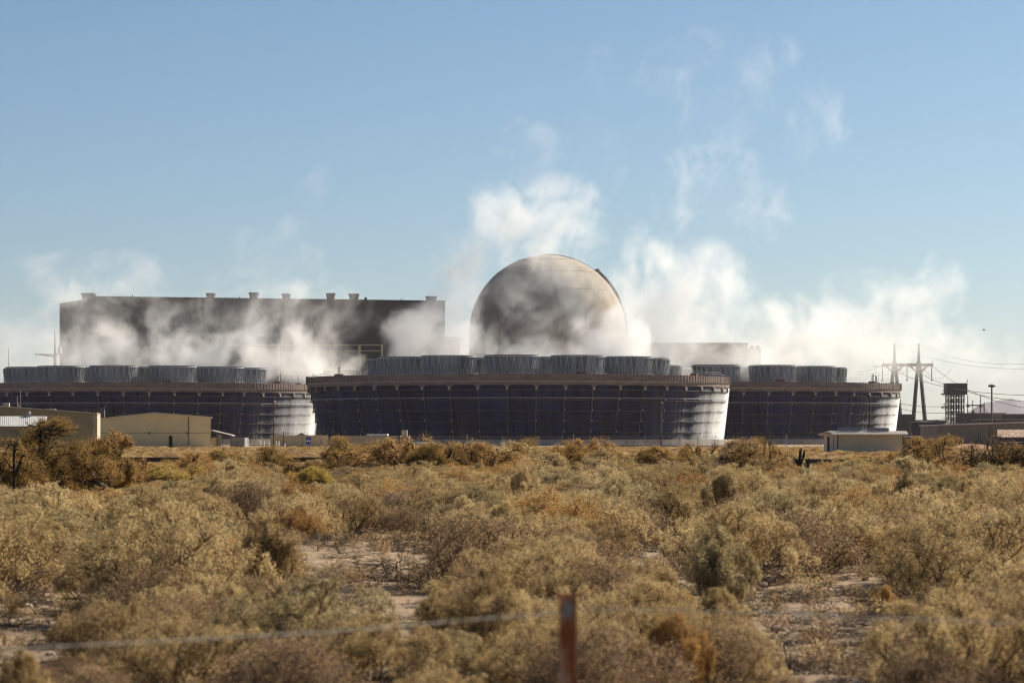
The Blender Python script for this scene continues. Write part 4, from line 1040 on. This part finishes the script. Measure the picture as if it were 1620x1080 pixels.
vr = [joined('scrub_olive', SHAPES['salt0'], LM['olive'], TW), joined('scrub_olive', SHAPES['salt2'], LM['olive'], TW), joined('scrub_olive', SHAPES['salt5'], LM['olive'], TW), joined('scrub_green', SHAPES['salt3'], LM['green'], TW),
      joined('scrub_brown', SHAPES['dry0'], LM['brown'], TW), joined('scrub_brown', SHAPES['dry2'], LM['brown'], TW), joined('scrub_tall', SHAPES['tall1'], LM['olive'], TW), joined('scrub_rust', SHAPES['salt4'], LM['rust'], TW)]
scatter('desert_scrub', 'dense olive and brown desert scrub filling the middle distance', [(x, y, float(gh(x, y)) - .02, s) for x, y, s in far], vr, 3)

# distant low scrub and dry grass between here and the plant fence
lowv = [joined('low_scrub', grow(400 + i, 1.7, .55, 16, (5, 4), K=4, leaves=9, lsize=.05, lspread=.06, r0=.01, lens=(1, .45, .25)), LM[k], TW) for i, k in enumerate(('mesq', 'olive', 'brown', 'rust', 'brown', 'olive'))]
P = []
for _ in range(9500):
    y = g.uniform(122 ** 1.4, 470 ** 1.4) ** (1 / 1.4); x = g.uniform(-1, 1) * (.176 * y + 15)
    px, py = sight(x, y)
    if 345 < y and 1300 < px < 1640 and y > 330: continue
    if 330 < y < 345 and 1290 < px < 1440: continue
    P.append((x, y, float(gh(x, y)) - .03, float(g.uniform(.55, 1.15) * (.72 if y < 165 else .58 if y < 225 else .8))))
scatter('distant_scrub', 'low golden scrub and dry grass stretching to the plant fence', P, lowv, 8)
# weeds and twiggy litter on the bare ground
tuft = [joined('tuft', grow(500 + i, .38, .2, 14, (3,), K=3, leaves=5, lsize=.012, lspread=.015, r0=.003, lens=(1, .4)), LM[k], TW) for i, k in enumerate(('olive', 'brown', 'brown'))]
twg = [joined('litter', grow(520 + i, .9, .14, 9, (4, 4), K=4, leaves=0, r0=.006, lens=(1, .5, .3), gnarl=.5, upb=.05), LM['brown'], BKG) for i in range(3)]
P = []
for _ in range(2000):
    y = g.uniform(20 ** 1.3, 75 ** 1.3) ** (1 / 1.3); x = g.uniform(-1, 1) * (.175 * y + 1); P.append((x, y, float(gh(x, y)), float(g.uniform(.5, 1.4))))
scatter('dry_grass_and_litter', 'dry grass tufts and fallen twigs on the sandy floor', P, tuft + twg, 11)
rk = []
for i in range(4):
    bm = bmesh.new(); bmesh.ops.create_icosphere(bm, subdivisions=2, radius=.035); rr = random.Random(i)
    for v in bm.verts: v.co *= rr.uniform(.75, 1.2); v.co.z *= .6
    m_ = bpy.data.meshes.new('pebble'); bm.to_mesh(m_); bm.free(); m_.materials.append(mat('pebble stone', (.48, .39, .30), (.30, .23, .17), scale=6)); rk.append(m_)
P = []
for _ in range(11000):
    y = g.uniform(20, 62); x = g.uniform(-1, 1) * (.175 * y + 1); px, py = sight(x, y)
    wgt = 1.0 if patch(px, py) and (py > 930) else .18
    if g.random() < wgt: P.append((x, y, float(gh(x, y)) + .005, float(g.exponential(.28) + .15)))
scatter('gravel', 'pale gravel and pebbles scattered over the bare ground', P, rk, 12)

# ------------------------------------------------------------------ mesquites and named shrubs of the middle distance
def single(name, label, cat, px, py, wpx, top, seed, leaf='mesq', bark=BK, leaves=14, n0=7, kids=(5, 6, 6), group=None, lsize=.04, gnarl=.38, spread=1.1, r0=.07, upb=.25, droop=.1, start=.3, lspread=.1, lens=(1, .55, .35, .2), sink=.03, wpc=80, rnd=.6):
    d = GD(py); h = (py - top) / F * d * (.88 if wpx > 140 else 1.0); w_ = wpx / F * d
    geo = grow(seed, w_, h, n0, kids, K=6, leaves=leaves, lsize=lsize, lspread=lspread, r0=r0, lens=lens, gnarl=gnarl, spread=spread, upb=upb, droop=droop, start=start, wpc=wpc, hpc=94, rnd=rnd, rmx=1.35)
    a, b_ = plant_meshes(name, geo, LM[leaf] if leaf else LM['brown'], bark)
    x = X(px, d); o = thing(name, label, cat, (x, d, float(gh(x, d)) - sink), group)
    c = bpy.data.objects.new('branches', a); COL.objects.link(c); c.parent = o
    if b_ is not None and leaves: c = bpy.data.objects.new('foliage', b_); COL.objects.link(c); c.parent = o
    return o
GM = 'mesquite shrubs in the middle distance'
MQ = [
 ('mesquite', 'big gnarled golden mesquite in front of the left buildings', 85, 782, 262, 662, 'mesq', 15, 9),
 ('mesquite', 'dark tangled mesquite cut by the left edge of the photo', 12, 786, 170, 684, 'mesq', 12, 7),
 ('mesquite', 'orange-leaved mesquite at the right end of the big gnarled one', 165, 776, 130, 688, 'rust', 12, 6),
 ('mesquite', 'loose thin mesquite below the tan gabled building', 355, 762, 150, 705, 'mesq', 9, 8),
 ('mesquite', 'golden mesquite just left of the exposed guardrail posts', 425, 752, 90, 707, 'mesq', 10, 7),
 ('mesquite', 'rounded golden mesquite below the grey-tan block building', 578, 757, 110, 697, 'mesq', 15, 7),
 ('mesquite', 'dark-stemmed mesquite below the parked white car', 690, 774, 130, 706, 'mesq', 12, 8),
 ('mesquite', 'small dark-stemmed mesquite left of the dome line', 760, 768, 70, 716, 'olive', 10, 6),
 ('mesquite', 'tall rounded golden mesquite mound under the dome', 868, 752, 165, 688, 'mesq', 20, 9),
 ('mesquite', 'olive mesquite right of the golden mound under the dome', 950, 764, 100, 712, 'olive', 12, 7),
 ('mesquite', 'low dark mesquite left of the brown lamp pole', 1010, 758, 80, 717, 'mesq', 9, 7),
 ('mesquite', 'thin bare-topped mesquite right of the brown lamp pole', 1095, 752, 80, 702, 'mesq', 4, 6),
 ('mesquite', 'sprawling bare-branched mesquite in front of the right cooling tower', 1190, 778, 120, 712, 'mesq', 5, 8),
 ('mesquite', 'bright yellow-orange mesquite below the ribbed shed', 1345, 768, 115, 726, 'yellow', 16, 7),
 ('mesquite', 'olive mesquite below the right end of the ribbed shed', 1432, 776, 105, 724, 'olive', 13, 7),
 ('mesquite', 'rust-tinted mesquite below the orange dirt mound', 1510, 774, 110, 716, 'rust', 9, 7),
 ('mesquite', 'bare twiggy mesquite reaching up before the long taupe building', 1555, 778, 125, 690, 'mesq', 2, 7),
 ('mesquite', 'bare-topped mesquite cut by the right edge of the photo', 1625, 780, 110, 702, 'mesq', 4, 7),
 ('mesquite', 'low yellow mesquite left of the exposed guardrail posts', 505, 778, 70, 742, 'yellow', 14, 6),
 ('mesquite', 'flat yellow-green mesquite below the guardrail at the left', 285, 778, 110, 738, 'yellow', 12, 7),
 ('mesquite', 'low dense mesquite between the golden mound and dark-stemmed mesquite', 800, 748, 70, 704, 'mesq', 14, 7),
 ('mesquite', 'low golden mesquite left of the thin lamp pole base', 1035, 738, 70, 706, 'mesq', 12, 6),
]
for i, (nm, lab, px, py, wp, top, lf, nl, n0) in enumerate(MQ):
    big = i < 3
    single(nm, lab, 'mesquite', px, py, wp, top, 600 + i, leaf=lf, leaves=int(nl * (2.2 if big else 2.4)), n0=n0 + 2, group=GM, lsize=.024 if big else .024, lspread=.07 if big else .06, kids=(6, 7, 8) if big else (6, 6, 5), r0=.13 if big else .075)
LAND = [(60, 'under the white-roofed shed'), (160, 'under the olive grey building'), (333, 'under the tan gabled building'), (400, 'under the lean-to roof'), (520, 'under the low tan building'), (650, 'under the block building'), (745, 'left of the dome'),
        (870, 'under the left half of the dome'), (990, 'under the right half of the dome'), (1070, 'near the brown lamp pole'), (1160, 'under the sunlit water'), (1295, 'left of the ribbed shed'), (1430, 'under the ribbed shed'), (1500, 'under the orange mound'), (9999, 'under the long taupe building')]
gm_ = np.random.default_rng(77); protos = [None] * 6; KIND = ['golden', 'dry brown', 'straw-gold', 'rust-orange', 'olive', 'golden']
for i in range(80):
    px = 235 + (1620 - 235) * (i + gm_.uniform(.1, .9)) / 80; k = int(gm_.integers(6)); d = float(gm_.uniform(116, 172)); h = float(gm_.uniform(.75, 1.75)) * (1.0 if px > 520 else .78)
    if 232 < px < 300 or 440 < px < 530 or 790 < px < 830 or 1000 < px < 1080: d = min(d, 150.0); h = min(h, .8)
    if 1285 < px < 1450: h = min(h, .8)
    if 1248 < px < 1318: continue
    size = 'tall' if h > 1.3 else ('low' if h < .9 else 'medium')
    lab = '%s %s scrub bush %s, %s' % (size, KIND[k], 'behind the saltbush rows' if d < 140 else 'close to the guardrail', next(c for lim, c in LAND if px < lim))
    if protos[k] is None:
        geo = grow(700 + k, 2.3, 1.0, 9, (6, 6, 5), K=5, leaves=24, lsize=.019, lspread=.045, r0=.05, lens=(1, .5, .32, .2), gnarl=.42, upb=.2, spread=1.3, start=.25, wpc=84, hpc=92, rmx=1.55)
        protos[k] = plant_meshes('scrub_bush', geo, LM[('mesq', 'brown', 'olive', 'rust', 'olive', 'mesq')[k]], BK)
    o = thing('scrub_bush', lab, 'bush', (X(px, d), d, float(gh(X(px, d), d)) - .03), 'taller bushes behind the saltbush')
    for nm, dt in zip(('branches', 'foliage'), protos[k]): c = bpy.data.objects.new(nm, dt); COL.objects.link(c); c.parent = o
    wq = float(gm_.uniform(.9, 1.5)); o.scale = (wq * (h * .55 + .4), wq * (h * .55 + .4), h); o.rotation_euler = (0, 0, float(gm_.uniform(0, 6.28)))
single('dead_snag', 'black dead snag with stubby forks below the ribbed shed', 'dead tree', 1270, 778, 34, 714, 801, leaves=0, n0=2, kids=(3, 2), gnarl=.22, spread=.25, r0=.12, upb=.6, lens=(1, .4, .2), group='dead snags', rnd=4)
single('dead_snag', 'black leaning dead snag right beside the forked one', 'dead tree', 1296, 770, 55, 716, 803, leaves=0, n0=2, kids=(3, 2), gnarl=.2, spread=.5, r0=.10, upb=.5, lens=(1, .4, .2), group='dead snags', rnd=4)
single('dead_branch', 'dark dead branch sticking out of the big mesquite crown', 'dead branch', 22, 790, 40, 668, 805, leaves=0, n0=2, kids=(3, 2), gnarl=.2, spread=.25, r0=.07, upb=.7, lens=(1, .35, .2))
for k, (px, py, wp, top, lab) in enumerate(((1222, 775, 60, 706, 'leafless dark branching shrub left of the dead snags'), (1535, 776, 90, 694, 'tall leafless shrub with spreading forks before the long taupe wall'), (1592, 778, 70, 700, 'leafless shrub below the rusty-roofed shed'),
        (712, 770, 70, 700, 'leafless branching shrub below the chain-link fence, left of the dome'), (1130, 760, 50, 704, 'thin leafless shrub below the low pale wall'))):
    single('bare_shrub', lab, 'bare shrub', px, py, wp, top, 820 + k, leaf='brown', leaves=3, n0=6, kids=(4, 4, 3), gnarl=.3, spread=.8, r0=.045, upb=.45, lens=(1, .6, .4, .25), group='leafless shrubs', lsize=.02, rnd=3)
single('fallen_branches', 'pile of dark fallen branches on the bare sandy patch', 'dead branches', 622, 912, 95, 872, 806, leaves=0, n0=9, kids=(4, 5), gnarl=.35, spread=1.6, r0=.022, upb=.0, lens=(1, .6, .3), bark=BKG)
single('dead_stick', 'thin dark dead stick rising at the lower right gravel', 'dead branch', 1225, 1078, 60, 1000, 808, leaves=0, n0=2, kids=(3, 3), gnarl=.3, spread=.6, r0=.014, upb=.4, lens=(1, .5, .3))
# ------------------------------------------------------------------ steam (volumes)
def steam_mat(name, dens, aniso=0.35):
    m = bpy.data.materials.new(name); m.use_nodes = True
    t = m.node_tree; t.nodes.clear()
    o = t.nodes.new('ShaderNodeOutputMaterial'); v = t.nodes.new('ShaderNodeVolumePrincipled')
    v.inputs['Color'].default_value = (0.985, 0.985, 0.985, 1)
    v.inputs['Density'].default_value = dens
    v.inputs['Anisotropy'].default_value = aniso
    t.links.new(v.outputs[0], o.inputs['Volume'])
    return m

def steam(name, label, blobs, box, vox, seed, mat, freq=0.045, sharp=6.4, veil=.14):
    """blobs: (cx,cy,cz, rx,ry,rz, strength, edge).  box: (min, max).  density = clamp(sum env + noise)"""
    lo, hi = box
    ng = bpy.data.node_groups.new(name, 'GeometryNodeTree')
    ng.interface.new_socket('Geometry', in_out='INPUT', socket_type='NodeSocketGeometry')
    ng.interface.new_socket('Geometry', in_out='OUTPUT', socket_type='NodeSocketGeometry')
    N, L = ng.nodes, ng.links
    def new(t, **k):
        n = N.new(t)
        for a, b in k.items(): setattr(n, a, b)
        return n
    def setin(n, i, v):
        if hasattr(v, 'is_output') or isinstance(v, bpy.types.NodeSocket): L.new(v, n.inputs[i])
        else: n.inputs[i].default_value = v
    def M(op, a, b=None, c=None, clamp=False):
        n = new('ShaderNodeMath', operation=op, use_clamp=clamp)
        setin(n, 0, a)
        if b is not None: setin(n, 1, b)
        if c is not None: setin(n, 2, c)
        return n.outputs[0]
    def VM(op, a, b=None):
        n = new('ShaderNodeVectorMath', operation=op)
        setin(n, 0, a)
        if b is not None: setin(n, 1, b)
        return n.outputs['Value'] if op in ('LENGTH', 'DOT_PRODUCT') else n.outputs[0]
    pos = new('GeometryNodeInputPosition').outputs[0]
    # turbulence: large scale warp then fine fbm
    wn = new('ShaderNodeTexNoise'); L.new(VM('ADD', pos, (seed * 37.1, 5.0, seed * 11.3)), wn.inputs['Vector'])
    wn.inputs['Scale'].default_value = 0.028; wn.inputs['Detail'].default_value = 2.0
    warp = VM('MULTIPLY', VM('SUBTRACT', wn.outputs['Color'], (0.5, 0.5, 0.5)), (24.0, 10.0, 24.0))
    wn2 = new('ShaderNodeTexNoise'); L.new(VM('ADD', pos, (seed * 3.1, 95.0, seed * 1.3)), wn2.inputs['Vector'])
    wn2.inputs['Scale'].default_value = 0.11; wn2.inputs['Detail'].default_value = 2.0
    warp2 = VM('MULTIPLY', VM('SUBTRACT', wn2.outputs['Color'], (0.5, 0.5, 0.5)), (10.0, 3.0, 10.0))
    p1 = VM('ADD', VM('ADD', pos, warp), warp2)
    fn = new('ShaderNodeTexNoise')
    rot = new('ShaderNodeVectorRotate', rotation_type='Y_AXIS'); L.new(VM('ADD', p1, (seed * 17.7, 0.0, 0.0)), rot.inputs['Vector']); rot.inputs['Angle'].default_value = -0.55
    L.new(VM('MULTIPLY', rot.outputs[0], (1.1, 0.6, 0.75)), fn.inputs['Vector'])
    fn.inputs['Scale'].default_value = freq; fn.inputs['Detail'].default_value = 7.0
    fn.inputs['Roughness'].default_value = 0.7
    noise = M('MULTIPLY', M('SUBTRACT', fn.outputs[0], 0.5), sharp)      # about -1..1
    p2 = VM('ADD', pos, VM('MULTIPLY', warp, (0.55, 0.5, 0.55)))
    total = None
    for (cx, cy_, cz, rx, ry, rz, s, e) in blobs:
        q = VM('MULTIPLY', VM('SUBTRACT', p2, (cx, cy_, cz)), (1 / rx, 1 / ry, 1 / rz))
        r = VM('LENGTH', q)
        env = M('SUBTRACT', 1.0, r)                                     # 1 in the centre, 0 at the rim
        d = M('ADD', M('MULTIPLY', env, e), noise)
        d = M('MULTIPLY', M('MAXIMUM', d, 0.0), s)
        mask = M('MULTIPLY', M('ADD', env, 0.15), 4.0, clamp=True)
        d = M('MULTIPLY', d, mask)
        d = M('ADD', d, M('MULTIPLY', M('MAXIMUM', env, 0.0), veil * s))
        total = d if total is None else M('MAXIMUM', total, d)
    total = M('MINIMUM', total, 1.3)
    vc = new('GeometryNodeVolumeCube')
    L.new(total, vc.inputs['Density'])
    vc.inputs['Min'].default_value = lo; vc.inputs['Max'].default_value = hi
    vc.inputs['Resolution X'].default_value = max(2, int((hi[0] - lo[0]) / vox))
    vc.inputs['Resolution Y'].default_value = max(2, int((hi[1] - lo[1]) / (vox * 1.5)))
    vc.inputs['Resolution Z'].default_value = max(2, int((hi[2] - lo[2]) / vox))
    sm = new('GeometryNodeSetMaterial'); sm.inputs['Material'].default_value = mat
    L.new(vc.outputs[0], sm.inputs['Geometry'])
    out = new('NodeGroupOutput'); L.new(sm.outputs[0], out.inputs[0])
    me = bpy.data.meshes.new(name)
    me.from_pydata([lo, hi, (hi[0], lo[1], lo[2])], [], [(0, 1, 2)])
    me.materials.append(mat)
    o = bpy.data.objects.new(name, me); COL.objects.link(o)
    md = o.modifiers.new('steam', 'NODES'); md.node_group = ng
    o['kind'] = 'stuff'; o['label'] = label; o['category'] = 'steam'
    return o

def B(px, py, d, rpx, rpy, rd, s=1.0, e=1.0):
    k = d / F; rd *= .55
    return (X(px, d), d, Z(py, d), rpx * k, rd, rpy * k, s, e)
SM = steam_mat('steam', 0.098)
def blob_box(bl, pad=1.25):
    a = np.array([[b[0] - b[3] * pad - 8, b[1] - b[4] * pad - 6, max(b[2] - b[5] * pad - 8, 12.0)] for b in bl]).min(0)
    c = np.array([[b[0] + b[3] * pad + 8, b[1] + b[4] * pad + 6, b[2] + b[5] * pad + 8] for b in bl]).max(0)
    return tuple(map(float, a)), tuple(map(float, c))
def add_steam(name, label, bl, vox, seed, mat=SM, k_=1.0, **k):
    bl = [b[:6] + (b[6] * k_, b[7]) for b in bl]
    return steam(name, label, bl, blob_box(bl), vox, seed, mat, **k)

left_blobs = [B(170, 560, 815, 110, 60, 20, .8, .8), B(150, 500, 815, 85, 60, 18, .6, .35), B(300, 560, 815, 130, 62, 20, .9, .8),
              B(430, 560, 815, 120, 65, 20, 1.1, 1.0), B(330, 500, 815, 200, 50, 18, .55, .25), B(510, 585, 820, 80, 45, 18, 1.2, 1.4),
              B(470, 500, 820, 120, 50, 18, .55, .25), B(30, 560, 830, 90, 45, 18, .25, .8)]
add_steam('steam_plume', 'thin white steam drifting across the grey turbine building from the left cooling tower', left_blobs, .7, 1, freq=.12)
centre_blobs = [B(640, 585, 740, 60, 45, 14, 1.6, 2.0), B(650, 530, 745, 60, 50, 14, 1.3, 1.5), B(700, 530, 745, 70, 85, 16, 1.3, 1.4), B(720, 440, 750, 55, 80, 16, .8, 1.0),
                B(750, 560, 740, 60, 60, 16, 1.0, 1.2), B(850, 590, 740, 120, 60, 16, 1.0, 1.2), B(880, 470, 750, 105, 95, 14, .5, .45),
                B(850, 350, 760, 110, 85, 18, .7, .8), B(905, 330, 760, 50, 55, 14, .6, .6), B(950, 555, 745, 90, 80, 16, 1.1, 1.3)]
add_steam('steam_plume', 'white steam rising in front of the concrete dome from the central cooling tower', centre_blobs, 0.65, 2, freq=.115)
right_blobs = [B(1040, 510, 770, 115, 105, 20, .9, 1.7), B(1085, 450, 770, 95, 80, 18, .7, 1.1), B(1130, 575, 770, 150, 35, 16, .5, .9),
               B(1150, 460, 775, 70, 65, 16, .5, .35), B(1000, 560, 750, 60, 60, 16, 1.0, 1.3), B(1010, 395, 760, 40, 45, 12, .7, .4)]
add_steam('steam_plume', 'thick bright steam bank just right of the concrete dome', right_blobs, 0.7, 3, freq=.115)
far_right_blobs = [B(1320, 540, 850, 190, 75, 22, .75, 1.4), B(1430, 510, 850, 95, 80, 20, .6, .7), B(1230, 550, 850, 120, 60, 20, .7, 1.1),
                   B(1390, 470, 850, 80, 50, 18, .5, .2), B(1480, 460, 850, 50, 60, 14, .5, .2), B(1500, 560, 860, 150, 50, 22, .25, .7)]
add_steam('steam_plume', 'white steam trailing away above the right cooling tower', far_right_blobs, .75, 4, freq=.105)
wisp = [B(1125, 300, 790, 100, 80, 10, .5, .0), B(1185, 325, 790, 70, 60, 10, .45, .0), B(1120, 380, 790, 40, 80, 9, .3, .1), B(1060, 285, 790, 45, 40, 9, .3, -.1)]
add_steam('steam_wisp', 'torn steam wisp floating in blue sky above the thick steam bank', wisp, 0.65, 5, freq=.13)
wisp2 = [B(1110, 115, 820, 100, 65, 9, .22, -.2), B(1190, 120, 820, 100, 65, 9, .22, -.15), B(1285, 190, 820, 60, 60, 9, .25, -.1), B(1135, 175, 820, 55, 65, 9, .2, -.2)]
add_steam('steam_wisp', 'highest faint steam wisps scattered near the top of the sky', wisp2, 0.7, 6, freq=.13)
wisp3 = [B(840, 225, 800, 55, 50, 9, .22, -.1), B(860, 270, 800, 50, 50, 9, .22, -.1), B(955, 125, 800, 50, 50, 9, .14, -.2), B(940, 240, 800, 45, 80, 9, .14, -.15)]
add_steam('steam_wisp', 'small faint steam wisps high above the concrete dome', wisp3, 0.7, 7, freq=.13)
wisp4 = [B(450, 405, 830, 75, 75, 12, .22, .2), B(420, 440, 830, 80, 40, 12, .25, .3), B(500, 285, 830, 40, 35, 9, .1, -.1)]
add_steam('steam_wisp', 'faint pale steam wisp above the middle of the turbine building roof', wisp4, .75, 8, freq=.1)
wisp5 = [B(160, 430, 830, 120, 45, 14, .28, .2), B(115, 440, 830, 60, 45, 12, .28, .3), B(40, 545, 840, 130, 70, 18, .1, .8)]
add_steam('steam_wisp', 'pale steam wisp above the far left end of the turbine building roof', wisp5, .75, 9, freq=.1)

# ------------------------------------------------------------------ haze: the air between here and the hills
hm = bpy.data.materials.new('haze'); hm.use_nodes = True
t = hm.node_tree; t.nodes.clear()
o_ = t.nodes.new('ShaderNodeOutputMaterial'); v_ = t.nodes.new('ShaderNodeVolumePrincipled')
v_.inputs['Color'].default_value = (0.98, 0.90, 0.92, 1); v_.inputs['Density'].default_value = 2.3e-5
v_.inputs['Anisotropy'].default_value = 0.3
t.links.new(v_.outputs[0], o_.inputs['Volume'])
hb = bmesh.new(); bmesh.ops.create_cube(hb, size=1.0)
me = bpy.data.meshes.new('haze'); 
for v in hb.verts: v.co = Vector((v.co.x * 24000, v.co.y * 24000 + 7000, -3.0 if v.co.z < 0 else 420.0))
hb.to_mesh(me); me.materials.append(hm)
hz = bpy.data.objects.new('haze', me); COL.objects.link(hz)
hz['kind'] = 'stuff'; hz['label'] = 'pale desert air that fades the far buildings and hills'; hz['category'] = 'haze'
